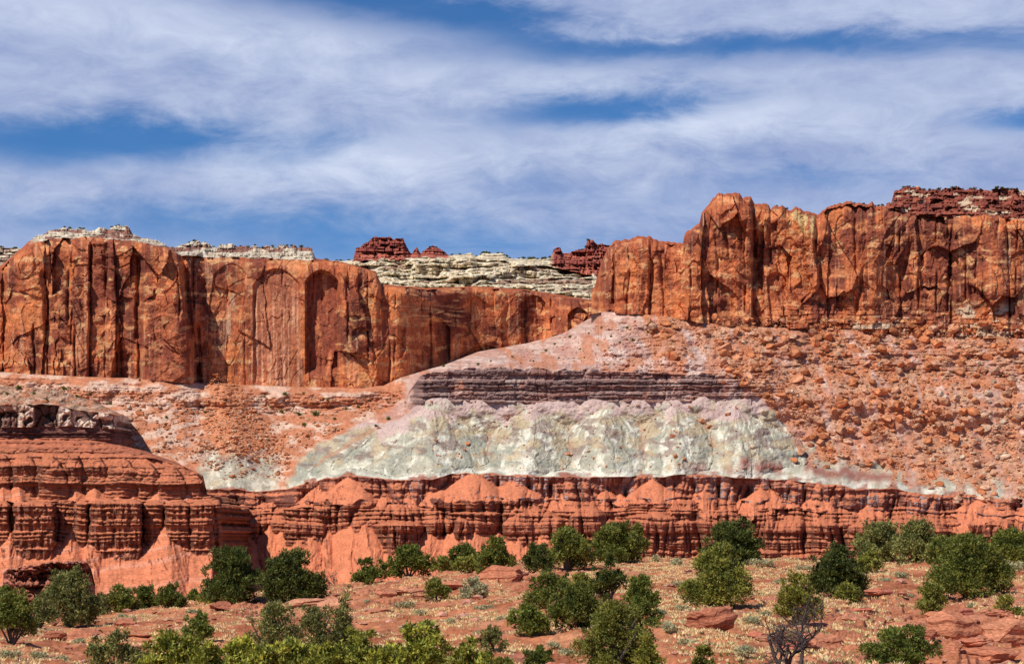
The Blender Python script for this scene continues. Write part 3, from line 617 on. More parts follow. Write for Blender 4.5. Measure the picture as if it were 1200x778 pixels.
    while u < 1320:
        half = rg.uniform(8, 34); j = int(np.argmin(np.abs(U - u)))
        vt = k2[j] + rg.uniform(-8, 10)
        Y = buttress(Y, UU, V, u, half, vt, vt + rg.uniform(3, 16), rg.uniform(9, 18), Y1[j] + 4, seed=int(u), p=rg.uniform(1.5, 3.5))
        u += half * rg.uniform(1.2, 2.3)
    # third, lowest tier
    u = 300.0
    while u < 1250:
        half = rg.uniform(16, 40); j = int(np.argmin(np.abs(U - u)))
        vt = k1[j] - rg.uniform(2, 12)
        if rg.uniform() < .6: Y = buttress(Y, UU, V, u, half, vt, vt + 6, rg.uniform(20, 30), Y1[j] + 4, seed=int(u) + 7, p=rg.uniform(1.6, 3))
        u += half * rg.uniform(2.2, 3.6)
    low = (V > k3 - 2)
    Y += np.where(V > k4, (9 * np.exp(-np.abs(perlin(wz / 44, V / 260, 438)) / .16) + 4 * np.exp(-np.abs(perlin(wz / 19, V / 120, 439)) / .16) - 3) * sst(V - k4, 2, 16) * (1 - .6 * np.clip(mask, 0, 1)), 0)
    Y += np.where(low & (Z >= .5), 2.4 * np.exp(-np.abs(perlin(wz / 32, V / 120, 433)) / .07) + .8 * np.exp(-np.abs(perlin(wz / 9, V / 50, 434)) / .14), 0)
    Y += np.where(low & (Z >= .6), 1 - .85 * np.clip(mask, 0, 1), 0) * (1.5 * terrace(bands(V + 3 * fbm(UU / 70, V / 70, 412, 2), 5, 2.3, 6), 3, .2) + .7 * np.abs(perlin(UU / 6, V / 40, 425)))
    # aprons: a continuous foot slope with spurs running up into the notches
    Y, hit = apron(Y, UU, V, Y1 - 1, k1 - 2, 262, 1320, rg, 433, (-13, 3)); mask = np.maximum(mask, hit)
    Y += .25 * fbm(UU / 4, V / 3, 430, 2)
    SL.update(U=U, V=V, Y=Y, k4=k4, k5=k5, k6=k6, k7=k7)
    def colf(UU, V, Y, P, N):
        wob = 4 * fbm(UU / 25, V / 25, 440, 3)
        Vw = V + wob
        up = N[..., 2]
        # red beds
        bz = bands(V + 3 * fbm(UU / 70, V / 70, 412, 2), 5, 3.2, 8)
        red = lerp(A_red, A_red2, sst(bz, -.7, .8)[..., None])
        red = mixc(red, np.array([.15, .055, .038]), .55 * sst(fbm(UU / 9, V / 20, 442, 3), .1, .5))
        red = mixc(red, np.array([.42, .20, .13]), .5 * (bz > .75))
        fb = bands(V + 2 * fbm(UU / 50, V / 50, 436, 2), 41, 1.5, 3.6)
        red = red * (1 + .34 * np.clip(fb, -1.2, 1.2))[..., None]
        red = mixc(red, np.array([.36, .15, .10]), .5 * sst(fbm(UU / 4, V / 60, 437, 3), .25, .5))
        red = mixc(red, A_mnd, .95 * sst(up, .46, .66)); red = mixc(red, A_apr, .95 * np.clip(mask, 0, 1) * sst(up, .3, .5))
        red = red * (1 + .12 * fbm(UU / 12, V / 6, 443, 3))[..., None]
        ub = np.array([.185, .075, .055]) + 0 * red
        ub = mixc(ub, np.array([.44, .36, .33]), .7 * sst(fbm(UU / 4.5, V / 60, 445, 3) + .4 * fbm(UU / 40, .4, 446, 2), .16, .42) * (UU > 470))
        m_ub = (Z >= 3) & (Z < 4) & (up < .55)
        red = np.where(m_ub[..., None], mixc(ub, red, .4 * sst(bz, -.2, .6)), red)
        # grey-green
        g = np.clip((k4 - Vw) / (k4 - k5), 0, 1)
        stk = fbm(ph_ * 6 + hid * 7.7, V / 46, 485, 4) * (hid > 0) + .6 * fbm(UU / 16, V / 22, 486, 4)
        gg = lerp(np.array([.37, .345, .262]), np.array([.60, .555, .43]), sst(stk, -.45, .45)[..., None])
        gg = mixc(gg, np.array([.26, .265, .212]), .65 * sst(fbm(UU / 34, V / 12, 451, 4) + .35 * (1 - sst(UU, 560, 640)), .12, .5) * (1 - sst(g, .45, .65)))
        gg = mixc(gg, np.array([.66, .63, .52]), .85 * sst(stk + .8 * fbm(UU / 9, V / 14, 452, 3), .35, .75) * (1 - sst(g, .7, .9)))
        gg = mixc(gg, np.array([.235, .165, .135]), .85 * sst(fbm(UU / 18, V / 12, 453, 4) + .3 * stk, .16, .42) * sst(g, .16, .35))
        gg = mixc(gg, np.array([.44, .34, .21]), .8 * sst(fbm(UU / 24, V / 16, 454, 4) + .9 * (g - .55), -.05, .35))
        gg = mixc(gg, np.array([.27, .19, .155]), .7 * sst(fbm(UU / 26, V / 8, 487, 3), .2, .5) * sst(g, .35, .5))
        cs_ = np.cumsum(np.pad(Y, ((0, 0), (15, 15)), mode='edge'), 1); rec = Y - (cs_[:, 29:-1] - cs_[:, :-30]) / 29
        gg = mixc(gg, np.array([.40, .235, .145]), .8 * sst(rec + 1.6 * fbm(UU / 6, V / 8, 476, 3), 1.2, 3.6) * sst(g, .08, .3))
        gg = mixc(gg, np.array([.52, .37, .33]), .9 * sst(g + .22 * fbm(UU / 20, V / 16, 488, 3), .74, .92))
        gg = mixc(gg, np.array([.66, .62, .52]), .9 * np.exp(-((g - .035) / .03) ** 2) * sst(UU, 335, 350) * sst(fbm(UU / 26, V / 9, 469, 3), -.3, .15))
        gg = mixc(gg, np.array([.30, .105, .072]), .9 * (1 - sst(g + .05 * fbm(UU / 12, V / 6, 489, 3), .0, .045)) * sst(fbm(UU / 30, .9, 490, 3), -.05, .2))
        gg = mixc(gg, np.array([.28, .10, .075]), .9 * np.exp(-((g - .13 - .07 * fbm(UU / 24, .3, 460, 3)) / .07) ** 2) * sst(UU, 770, 850) * (1 - .5 * sst(UU, 1080, 1130)) * sst(fbm(UU / 28, .5, 461, 2), -.45, -.05))
        # purple ledge
        bp = bands(V + 2 * fbm(UU / 60, V / 50, 419, 2), 9, 4, 10)
        pu = lerp(np.array([.175, .105, .095]), np.array([.40, .255, .215]), sst(bp + .4 * fbm(UU / 40, V / 9, 455, 3), -.6, .9)[..., None])
        pu = mixc(pu, np.array([.42, .31, .27]), .7 * sst(qa + .6 * fbm(UU / 30, V / 6, 432, 2), .35, .9))
        pu = mixc(pu, np.array([.28, .12, .09]), .5 * sst(fbm(UU / 60, V / 12, 456, 3) + .3 * sst(UU, 620, 760), .05, .5))
        # pink and orange upper slope
        pk = lerp(np.array([.50, .30, .235]), np.array([.58, .42, .35]), sst(fbm(UU / 40, V / 8, 457, 4), -.4, .4)[..., None])
        pk = mixc(pk, np.array([.40, .17, .12]), .6 * sst(fbm(UU / 26, V / 12, 458, 4), .1, .5))
        pk = mixc(pk, np.array([.36, .22, .19]), .65 * sst(fbm(UU / 80, V / 2.6, 494, 4), .08, .4))
        pk = mixc(pk, np.array([.47, .19, .10]), .75 * sst(fbm((UU - .3 * V) / 22, V / 26, 501, 4) + .25 * sst(UU, 700, 790), .12, .45))
        pk = pk * (1 + .16 * fbm(UU / 4, V / 3, 495, 3))[..., None]
        tl = lerp(np.array([.50, .195, .095]), np.array([.50, .27, .165]), sst(fbm(UU / 30, V / 20, 462, 4), -.3, .4)[..., None])
        tl = mixc(tl, pk * .95, .75 * sst(-fbm((UU - .35 * (V - 400)) / 15, V / 55, 492, 4), .0, .4))
        tl = mixc(tl, np.array([.40, .16, .10]), .5 * sst(fbm(UU / 70, V / 5, 493, 3), .15, .45))
        tl = tl * (1 + .22 * fbm(UU / 4, V / 4, 463, 2))[..., None]
        c = np.where(((Z >= 4) & (Z < 5))[..., None], gg, red)
        c = np.where((Z >= 5)[..., None], pk, c)
        c = mixc(c, pu, led * sst(L + .25 * fbm(UU / 10, V / 8, 435, 3), .45, .6) * (1 - .8 * sst(fbm((UU + .3 * V) / 18, V / 40, 499, 3) + .5 * sst(UU, 640, 900) - .15, .35, .6)))
        c = mixc(c, tl, (Z >= 4) * talus(UU, V))
        # left of the badlands: pale pink scree over the red beds
        lm = (Z >= 4) * leftof * (1 - sst(UU, 474, 480))
        ps = lerp(np.array([.47, .185, .098]), np.array([.58, .38, .28]), sst(fbm(UU / 26, V / 9, 465, 4) - .30 * sst(UU, 300, 380), -.35, .35)[..., None])
        ps = ps * (1 + .2 * fbm(UU / 5, V / 4, 491, 3))[..., None]
        ps = mixc(ps, np.array([.52, .20, .095]), .9 * leftcone(UU, V))
        ps = mixc(ps, gg * 1.05, .9 * sst(UU + 10 * fbm(UU / 12, V / 12, 466, 2), 228, 245) * (1 - sst(UU, 318, 334)) * sst(V - .10 * (UU - 240) + 10 * fbm(UU / 18, V / 18, 467, 3), 520, 532))
        c = mixc(c, ps, lm)
        return c * (1 + .08 * fbm(UU / 3, V / 3, 468, 2))[..., None]
    return sheet('hillside', U, V, Y, colf, M_slope, back=((30, 4),), label='banded slope of red cliffs, grey green badlands, purple ledge and orange scree', cat='hillside')
def talus(u, v):
    lo = K(u, [(725, 372), (742, 388), (775, 412), (800, 424), (840, 429), (870, 440), (888, 456), (908, 484), (926, 512), (952, 532), (1000, 545), (1100, 568), (1200, 584), (1620, 592)])
    wob = 22 * fbm(u / 20, v / 26, 470, 4)
    m = sst(u, 728, 745) * (1 - sst(v + wob, lo - 6, lo + 8))
    gap = np.exp(-((u - 808 - .45 * (v - 395)) / 9) ** 2) * sst(v, 382, 390)
    m = m * (1 - .9 * gap)
    pale = sst(u + .4 * (v - 480), 1040, 1180)
    return np.clip(m * (1 - .25 * pale * sst(fbm(u / 40, v / 12, 471, 3), -.1, .3)), 0, 1)
def leftcone(u, v):
    hw = 12 + .50 * np.maximum(v - 436, 0)
    x = (u - 258 - .32 * (v - 440)) / hw
    return (1 - sst(np.abs(x) + .3 * fbm(u / 12, v / 12, 472, 3), .75, 1.05)) * sst(v, 436, 442) * (1 - sst(v, 520, 548))
build_slopes()

# ---- left terrace (red beds, nearer) -------------------------------------
TE = {}
def build_terrace():
    U = cols_u(-420, 259)
    k0 = np.full_like(U, 742.0)
    k1 = K(U, [(-420, 632), (0, 632), (130, 636), (259, 634)])
    k2 = np.full_like(U, 586.0) + K(U, [(0, 2), (140, 0), (200, 3), (259, 2)])
    k3 = k2 - 5
    k4 = K(U, [(-420, 540), (60, 541), (150, 548), (210, 557), (236, 566), (241, 580.5), (259, 582.5)])
    k5 = K(U, [(-420, 526), (60, 526), (120, 530), (180, 537), (215, 547), (237, 559), (242, 580), (259, 582)])
    k6 = K(U, [(-420, 515), (100, 516), (140, 522), (172, 530), (207, 542.5), (238, 557.5), (243, 579.5), (259, 581.5)])
    k7 = K(U, [(-420, 505), (100, 508), (143, 521), (172, 529), (207, 542), (238, 557), (243, 579), (259, 581)])
    e = 50 * np.clip((U - 247) / 12, 0, 1) ** 2.5
    Y1 = 936 + e; Y2 = Y1 + 5; Y3 = Y1 + 14; Y4 = Y3 + 5; Y5 = Y4 + 9; Y6 = Y5 + 18; Y7 = Y6 + 16
    V, Y, Z = zones([k0, k1, k2, k3, k4, k5, k6, k7], [Y1 - 66, Y1, Y2, Y3, Y4, Y5, Y6, Y7], [84, 56, 8, 38, 18, 14, 10])
    UU = np.broadcast_to(U, V.shape); mask = np.zeros(V.shape)
    wall = ((Z >= 1) & (Z < 2)) | ((Z >= 3) & (Z < 4))
    Y += np.where(wall, 4 * np.exp(-np.abs(perlin((UU + 4 * fbm(UU / 40, V / 40, 509, 2)) / 34, V / 120, 510)) / .07) + .8 * np.exp(-np.abs(perlin(UU / 9, V / 50, 511)) / .14), 0)
    bz0 = bands(V + 2.5 * fbm(UU / 80, V / 70, 512, 2), 21, 3.2, 9)
    rg = np.random.default_rng(8)
    low = [(-92, 28), (-40, 26), (3, 9), (40, 25), (96, 9), (122, 18), (150, 17), (180, 12), (208, 15), (236, 15), (253, 7)]
    for k, (ua, h) in enumerate(low):
        j = int(np.argmin(np.abs(U - ua))); dp = [16, 15, 9, 17, 9, 15, 17, 8, 13, 14, 16][k]; pp = [4, 3, 3, 6, 3, 4, 6, 3, 5, 4, 3][k]
        Y = buttress(Y, UU, V, ua, h, k2[j] - 2 + rg.uniform(-2, 3), k2[j] + 3, dp, Y1[j] + 4, p=pp, seed=520 + k)
    for k, (ua, h) in enumerate([(-80, 24), (-36, 20), (0, 15), (28, 14), (58, 15), (86, 11), (112, 14), (142, 16), (172, 14), (200, 15), (226, 12), (243, 8)]):
        j = int(np.argmin(np.abs(U - ua)))
        Y = buttress(Y, UU, V, ua, h, k4[j] - 8 + rg.uniform(-3, 4), k4[j] + 5, rg.uniform(6, 12), Y3[j] + 5, p=3.0, seed=540 + k, vb=k3[j] + 1)
    for k in range(80):       # small red knolls on the roof of the terrace
        ua = rg.uniform(-110, 235); j = int(np.argmin(np.abs(U - ua)))
        a, b, h = cone(Y, UU, V, ua, lerp(k5[j], k4[j], rg.uniform(-.9, .9)), .6, rg.uniform(3, 9), seed=560 + k)
    Y += np.where((Z >= .9) & (Z < 5), 1.5 * terrace(bz0, 3, .2) + 1.0 * np.exp(-np.abs(perlin((UU + 6 * fbm(UU / 30, V / 30, 519, 2)) / 26, V / 40, 517)) / .06) + .15 * np.abs(perlin(UU / 6, V / 70, 513)) + .4 * fbm(UU / 5, V / 3, 515, 2), 0)
    Y += np.where(Z >= 5, 2.5 * fbm(UU / 14, V / 6, 518, 3) + 2.2 * terrace(bands(V + 2 * fbm(UU / 50, V / 30, 516, 2), 23, 3, 7), 3, .15), 0)
    pk_ = [(ua, va + 8, rg.uniform(.9, 1.5)) for (ua, va) in ((-100, 612), (83, 614), (-66, 612), (-10, 614), (12, 610), (107, 614), (68, 632), (137, 618), (165, 630), (196, 602), (191, 620), (222, 625), (258, 612), (50, 636), (150, 636), (240, 636), (212, 634), (28, 638), (181, 614))]
    Y, hit = apron(Y, UU, V, Y1 + 1, k1 + 2, -420, 259, rg, 533, (-24, 4), peaks=pk_); mask = np.maximum(mask, hit)
    Ym, hit = apron(Y.copy(), UU, V, Y3 - 1, k3 - 3, -420, 240, rg, 633, (-15, 3), s=.72)
    keep = (V < k2 + 1 + 3 * fbm(UU / 16, .3 + 0 * V, 634, 2)) & (Z >= 1.5); Ym = np.where(keep & (Ym < Y), Ym, Y)
    mask = np.maximum(mask, .9 * (Ym < Y)); Y = Ym
    Y += .25 * fbm(UU / 4, V / 3, 530, 2) + np.where(Z < 1, .8 * fbm(UU / 10, V / 16, 531, 3), 0)
    TE.update(U=U, V=V, Y=Y)
    def colf(UU, V, Y, P, N):
        up = N[..., 2]
        bz = bands(V + 2.5 * fbm(UU / 80, V / 70, 512, 2), 21, 3.2, 9)
        red = lerp(np.array([.125, .052, .032]), np.array([.27, .100, .056]), sst(bz, -.7, .8)[..., None])
        red = mixc(red, np.array([.12, .046, .034]), .55 * sst(fbm(UU / 8, V / 30, 542, 3), .1, .5) * (Z < 2))
        red = mixc(red, np.array([.45, .27, .18]), .5 * (np.abs(bz - .95) < .10))
        fb = bands(V + 1.5 * fbm(UU / 60, V / 50, 546, 2), 43, 1.5, 3.6)
        red = red * (1 + .34 * np.clip(fb, -1.2, 1.2))[..., None]
        red = mixc(red, np.array([.36, .16, .10]), .5 * sst(fbm(UU / 4, V / 70, 547, 3), .22, .5) * (Z < 2))
        red = mixc(red, A_mnd, .95 * sst(up, .46, .66)); red = mixc(red, A_apr, np.clip(mask, 0, 1) * sst(up, .3, .5))
        ap = lerp(A_apr, np.array([.62, .26, .16]), sst(bands(V * .8 + .12 * UU + 3 * fbm(UU / 40, V / 40, 544, 2), 25, 3, 8), .2, .9)[..., None])
        red = np.where(((Z < 1) | (mask > .5))[..., None] & (up > .42)[..., None], mixc(red, ap, .9 * np.ones_like(V)), red)
        red = np.where((Z >= 5)[..., None], mixc(lerp(np.array([.24, .085, .055]), np.array([.46, .15, .085]), sst(bands(V + 2 * fbm(UU / 50, V / 30, 516, 2), 23, 3, 7), -.6, .7)[..., None]), A_mnd, .5 * sst(up, .7, .9)), red)
        return red * (1 + .12 * fbm(UU / 10, V / 6, 543, 3))[..., None]
    return sheet('terrace', U, V, Y, colf, M_band, back=((14, -1), (50, -8)), right_wrap=tuple(range(3, 72, 3)), label='near terrace of banded dark red mudstone buttresses above orange aprons on the left', cat='rock terrace')
build_terrace()

# ---- cream-capped ledge at the left --------------------------------------
LE = {}
def build_ledge():
    U = cols_u(-420, 143)
    k0 = K(U, [(-420, 530), (100, 530), (143, 533)]); k1 = K(U, [(-420, 516), (0, 518), (143, 522)]); k2 = K(U, [(-420, 501), (0, 501), (80, 499), (143, 503)])
    o2, t2, l2, d2, c2, i2 = slab1d(U, 616, 7, 24)
    k3 = K(U, [(-420, 470), (0, 474), (60, 474), (90, 480), (143, 487)]) + 1.2 * perlin(U / 9, .3, 619); k4 = K(U, [(-420, 440), (0, 452), (60, 455), (110, 470), (135, 482), (143, 486)])
    k4 = np.minimum(k4, k3 - 1.5)
    e = 30 * np.clip((U - 128) / 15, 0, 1) ** 3
    Y0 = 978 + e
    V, Y, Z = zones([k0, k1, k2, k3, k4], [Y0 - 10, Y0 + 3, Y0 + 4, Y0 + 6, Y0 + 46], [10, 22, 40, 26])
    UU = np.broadcast_to(U, V.shape)
    o, t, l, d, c, i = slab1d(UU + 1.5 * perlin(UU / 10, V / 8, 611), 616, 7, 24)
    qa, qb, qx, qy, qe = worley((UU + 3 * fbm(UU / 16, V / 12, 617, 2)) / 15, V / 22, 618)
    D = 2.2 * qa + 3.0 * qb * qx + 1.5 * qy + 1.5 * o + 2.0 * np.exp(-(qe / .08) ** 2) + .9 * fbm(UU / 6, V / 5, 612, 3)
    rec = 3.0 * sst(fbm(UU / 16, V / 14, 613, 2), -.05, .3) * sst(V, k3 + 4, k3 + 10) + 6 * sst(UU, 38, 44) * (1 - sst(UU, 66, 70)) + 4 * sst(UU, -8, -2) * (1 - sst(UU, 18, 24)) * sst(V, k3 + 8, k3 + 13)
    low = 4.5 + 1.6 * bands(V, 31, 2.4, 6) + .8 * fbm(UU / 8, V / 3, 614, 2)
    Y = Y + np.where((Z >= 2) & (Z < 3), D + rec, np.where(Z < 2, np.where(Z >= 1, low, 1.2 * bands(V, 33, 2.4, 6)), 4.5 * fbm(UU / 16, V / 7, 615, 4)))
    def colf(UU, V, Y, P, N):
        cr = lerp(np.array([.50, .32, .23]), np.array([.66, .52, .40]), sst(fbm(UU / 10, V / 10, 621, 3) + .5 * i_off(o), -.5, .5)[..., None])
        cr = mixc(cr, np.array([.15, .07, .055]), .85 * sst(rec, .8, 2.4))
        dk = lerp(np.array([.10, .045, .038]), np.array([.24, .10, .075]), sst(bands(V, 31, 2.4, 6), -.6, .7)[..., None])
        tp = lerp(np.array([.33, .19, .12]), np.array([.52, .33, .23]), sst(fbm(UU / 12, V / 4, 623, 4), -.3, .4)[..., None])
        tp = mixc(tp, np.array([.46, .17, .09]), .7 * sst(fbm(UU / 20, V / 7, 624, 3), .05, .4))
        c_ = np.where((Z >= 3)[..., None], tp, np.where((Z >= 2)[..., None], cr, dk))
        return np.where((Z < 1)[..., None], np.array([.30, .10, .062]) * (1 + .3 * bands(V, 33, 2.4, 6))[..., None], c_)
    LE.update(U=U, V=V, Y=Y)
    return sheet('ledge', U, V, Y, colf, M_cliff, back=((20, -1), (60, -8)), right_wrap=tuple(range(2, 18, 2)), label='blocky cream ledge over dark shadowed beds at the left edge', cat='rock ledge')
def i_off(o): return o
build_ledge()

# ------------------------------------------------------------------ foreground ground
crest = [(-420, 720), (0, 714), (220, 706), (290, 700), (400, 686), (500, 672), (600, 663), (700, 658), (800, 654), (1000, 656), (1200, 655), (1620, 653)]
YC = 210.0
def ground_z(u, Y):
    """height above datum in the direction u at distance Y (smooth base form)"""
    vc = K(u, crest, 40); zc = CZ + (VH - vc) / F * YC
    zn = -.05 - .25 * sst(u, 600, 1200) + .0 * u
    t = np.clip((Y - 60) / (YC - 60), -3, 1)
    z = lerp(zn, zc, np.maximum(t, 0)) + np.minimum(t, 0) * 0
    b = np.maximum(Y - YC, 0)
    z = z - 9.0 * (1 - np.exp(-b / 60)) - .045 * b * (b < 1e9)
    return z + .5 * fbm(u / 190, Y / 40, 901, 2) * sst(Y, 55, 80) * (1 - sst(Y, 190, 260))
def slabness(u, Y):
    x = (u - CU) / F * Y
    n = fbm(x / 7 + 3, Y / 9, 905, 3)
    reg = sst(u, 880, 1040) * (1 - sst(Y, 120, 150)) + .55 * sst(u, 230, 300) * (1 - sst(u, 620, 680)) * sst(Y, 135, 165) + .35
    return n, np.clip(reg, 0, 1)
def ground_full(u, Y):
    x = (u - CU) / F * Y
    z = ground_z(u, Y)
    n, reg = slabness(u, Y)
    fade = sst(Y, 50, 70) * (1 - sst(Y, 260, 400))
    z = z + fade * reg * 1.5 * (terrace(n, 4, .07) - n * .55)
    z = z + fade * (.16 * fbm(x / 2.2, Y / 2.6, 907, 3) + .05 * fbm(x / .5, Y / .6, 908, 2))
    return z, n, reg
def build_ground():
    U = np.concatenate([np.arange(-520, -60, 14), np.arange(-60, 1262, 1.3), np.arange(1270, 1720, 14)])
    Yr = np.concatenate([[-90, -40, 0, 30, 45, 55], np.linspace(60, 250, 400), [255, 262, 275, 300, 340, 400, 480, 560, 650, 750, 850, 960, 1040]])
    UU, YY = np.meshgrid(U, Yr)
    Z, n, reg = ground_full(UU, np.maximum(YY, 40))
    Z = np.where(YY > 840, np.maximum(Z, -60), Z)
    X = (UU - CU) / F * np.maximum(YY, 60) * (1 + np.where(YY < 60, (60 - YY) / 60, 0))
    P = np.stack([X, YY, Z], -1)
    Nn = np.cross(np.gradient(P, axis=1), np.gradient(P, axis=0)); Nn /= np.linalg.norm(Nn, axis=-1, keepdims=True)
    soil = lerp(np.array([.315, .098, .043]), np.array([.46, .172, .080]), sst(fbm(X / 5, YY / 7, 911, 4), -.4, .4)[..., None])
    soil = mixc(soil, np.array([.50, .25, .13]), .55 * sst(fbm(X / 3.2, YY / 5, 912, 4), .05, .45))
    sl = lerp(np.array([.38, .130, .070]), np.array([.50, .205, .115]), sst(fbm(X / 2.5, YY / 3, 913, 4), -.4, .4)[..., None])
    f = (n * 4) % 1
    c = mixc(soil, sl, reg * sst(f, .5, .6) * .9)
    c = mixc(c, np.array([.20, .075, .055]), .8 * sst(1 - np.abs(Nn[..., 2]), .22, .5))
    c = c * (1 + .18 * fbm(X / .6, YY / .8, 914, 3))[..., None]
    c = np.where((YY > 240)[..., None], lerp(c, A_apr * .9, .8), c)
    o = link('ground', mesh('ground', P, gridfaces(*UU.shape), np.clip(c, .01, .9), smooth=True), M_ground)
    tag(o, 'red sandy hillside with sandstone slabs in front of the cliffs', 'ground', None, 'structure')
build_ground()
def y_at(u, v):
    """distance at which the ground is seen at photo pixel (u, v)"""
    Ys = np.linspace(62, YC, 600); vv = vrow(u, Ys, ground_z(np.full_like(Ys, u), Ys))
    vv = np.minimum.accumulate(vv)
    return float(np.interp(-v, -vv, Ys))
def g_at(u, v):
    Y = y_at(u, v); z = float(ground_full(np.array([float(u)]), np.array([Y]))[0][0])
    return (u - CU) / F * Y, Y, z

# ------------------------------------------------------------------ rocks
def rock_data(seed, sub=1, flat=1.0, ang=.28):
    import bmesh
    bm = bmesh.new(); bmesh.ops.create_icosphere(bm, subdivisions=sub, radius=1.0)
    v = np.array([q.co[:] for q in bm.verts]); f = np.array([[q.index for q in p.verts] for p in bm.faces]); bm.free()
    rg = np.random.default_rng(seed)
    for k in range(9):      # planar fractures
        n = rg.normal(size=3); n /= np.linalg.norm(n); h = rg.uniform(.45, .85)
        d = v @ n - h; v = v - np.maximum(d, 0)[:, None] * n
    v *= 1 + ang * .35 * rg.uniform(-1, 1, (len(v), 1))
    v *= np.array([rg.uniform(.9, 1.3), rg.uniform(.8, 1.1), rg.uniform(.65, .95) * flat])
    return v, f
BROCKS = [mesh('boulder', *rock_data(900 + k, 3, 1.0, .06)) for k in range(9)]
SURF_U, SURF_V, SURF_Y = SL['U'], SL['V'], SL['Y']
def slope_point(u, v, S_=SL):
    j = int(np.argmin(np.abs(S_['U'] - u))); col = S_['V'][:, j][::-1]
    Y = float(np.interp(v, col, S_['Y'][:, j][::-1]))
    return P3(np.array(float(u)), np.array(float(v)), np.array(Y)), Y
rg = np.random.default_rng(77)
def scatter(n, prob, box, smin, smax, pw):
    L = []
    while len(L) < n:
        k = 4000
        u = rg.uniform(box[0], box[1], k); v = rg.uniform(box[2], box[3], k)
        m = rg.uniform(0, 1, k) < prob(u, v)
        s = smin * (1 - rg.uniform(0, 1, k)) ** (-1 / pw); s = np.minimum(s, smax * rg.uniform(.7, 1.0, k))
        L += list(zip(u[m], v[m], s[m]))
    return L[:n]
def orange_rock(pale):
    a = np.array([.50, .185, .080]) * rg.uniform(.7, 1.2); b = np.array([.60, .45, .32]) * rg.uniform(.8, 1.1)
    return lerp(a, b, pale)
def tal_p(u, v): return talus(u, v) * (v < 590) * np.clip(.18 + .82 * sst(fbm((u - .35 * (v - 400)) / 15, v / 55, 492, 4), -.35, .25), 0, 1)
pts = []
for (u, v, s) in scatter(15000, tal_p, (725, 1290, 372, 592), .95, 13, 1.9): pts.append((u, v, s, 'r'))
for (u, v, s) in scatter(1300, lambda u, v: leftcone(u, v), (200, 380, 436, 548), 1.1, 6.5, 2.2): pts.append((u, v, s, 'c'))
for (u, v, s) in scatter(3600, lambda u, v: (v < basetop(u) + 105) * (v > basetop(u) + 6) * (u < 474) * (.25 + sst(fbm(u / 22, v / 14, 480, 3), -.1, .3)) * (v < np.where(u < 145, 470, np.where(u < 262, 520 + (u - 145) * .3, 562))) * (u < K(v, [(440, 474), (470, 468), (480, 450), (492, 426), (510, 392), (520, 368), (545, 340), (570, 334)])), (0, 474, 445, 562), 1.0, 6.5, 2.0): pts.append((u, v, s, 'l'))
gul = lambda u, v: sst(.55 - np.abs((u - 560) % 91 - 45) / 45 + 1.2 * fbm(u / 14, v / 30, 481, 3), .5, .8) * .5 + .12
for (u, v, s) in scatter(700, gul, (440, 960, 470, 552), .8, 4.6, 2.2): pts.append((u, v, s, 'g'))
for (u, v, s) in scatter(1300, lambda u, v: (v > K(u, [(560, 425), (700, 378), (760, 380)])) * 1.0, (560, 800, 378, 432), .8, 4.2, 2.2): pts.append((u, v, s, 'p'))
NAMED = [(852, 486, 6, 'r'), (792, 535, 5.2, 'g'), (822, 494, 6.0, 'g'), (832, 500, 4.6, 'g'), (943, 437, 8.5, 'r'), (996, 437, 9, 'r'), (1022, 500, 8, 'r'), (945, 470, 8, 'r'), (930, 540, 7, 'r'), (945, 514, 8, 'r'), (950, 522, 6, 'r'), (1142, 452, 8, 'r'), (1146, 426, 6, 'w'), (1158, 462, 6.5, 'w'), (1156, 471, 6.5, 'w'), (1165, 449, 5, 'w'), (1102, 463, 6, 'w'), (1108, 467, 5.5, 'w'), (1124, 516, 6.5, 'w'), (1168, 536, 5, 'w'), (1128, 536, 5, 'w'), (1175, 494, 5.5, 'w'), (925, 460, 5, 'w'), (872, 402, 4.5, 'w'), (1030, 428, 4.5, 'w'), (788, 512, 5, 'g'), (802, 538, 4.4, 'g'), (1091, 572, 5.5, 'r'), (665, 532, 4.2, 'g'), (548, 520, 4.5, 'g'), (165, 485, 6, 'l'), (152, 478, 5, 'w'), (222, 475, 5.5, 'w'), (325, 555, 5, 'c'), (300, 540, 5, 'c'), (163, 445, 3, 'l'), (1010, 545, 6, 'w'), (968, 548, 6, 'r'), (1130, 482, 7, 'r')]
big = sorted(pts, key=lambda q: -q[2])[:300 - len(NAMED)]
sm = sorted(pts, key=lambda q: -q[2])[300 - len(NAMED):]
REG = dict(r=('orange angular boulder lying in the wide scree below the right cliff', 'boulders in the right scree'), c=('orange boulder in the narrow debris cone below the left cliff', 'boulders in the left debris cone'),
           l=('pinkish boulder on the pale scree under the left cliff', 'boulders on the left scree'), g=('orange boulder stranded on the grey green badland slope', 'boulders on the grey green badlands'),
           p=('small boulder on the pale pink slope above the purple ledge', 'boulders on the pink slope'), w=('pale cream boulder standing out among the orange scree', 'pale boulders in the scree'))
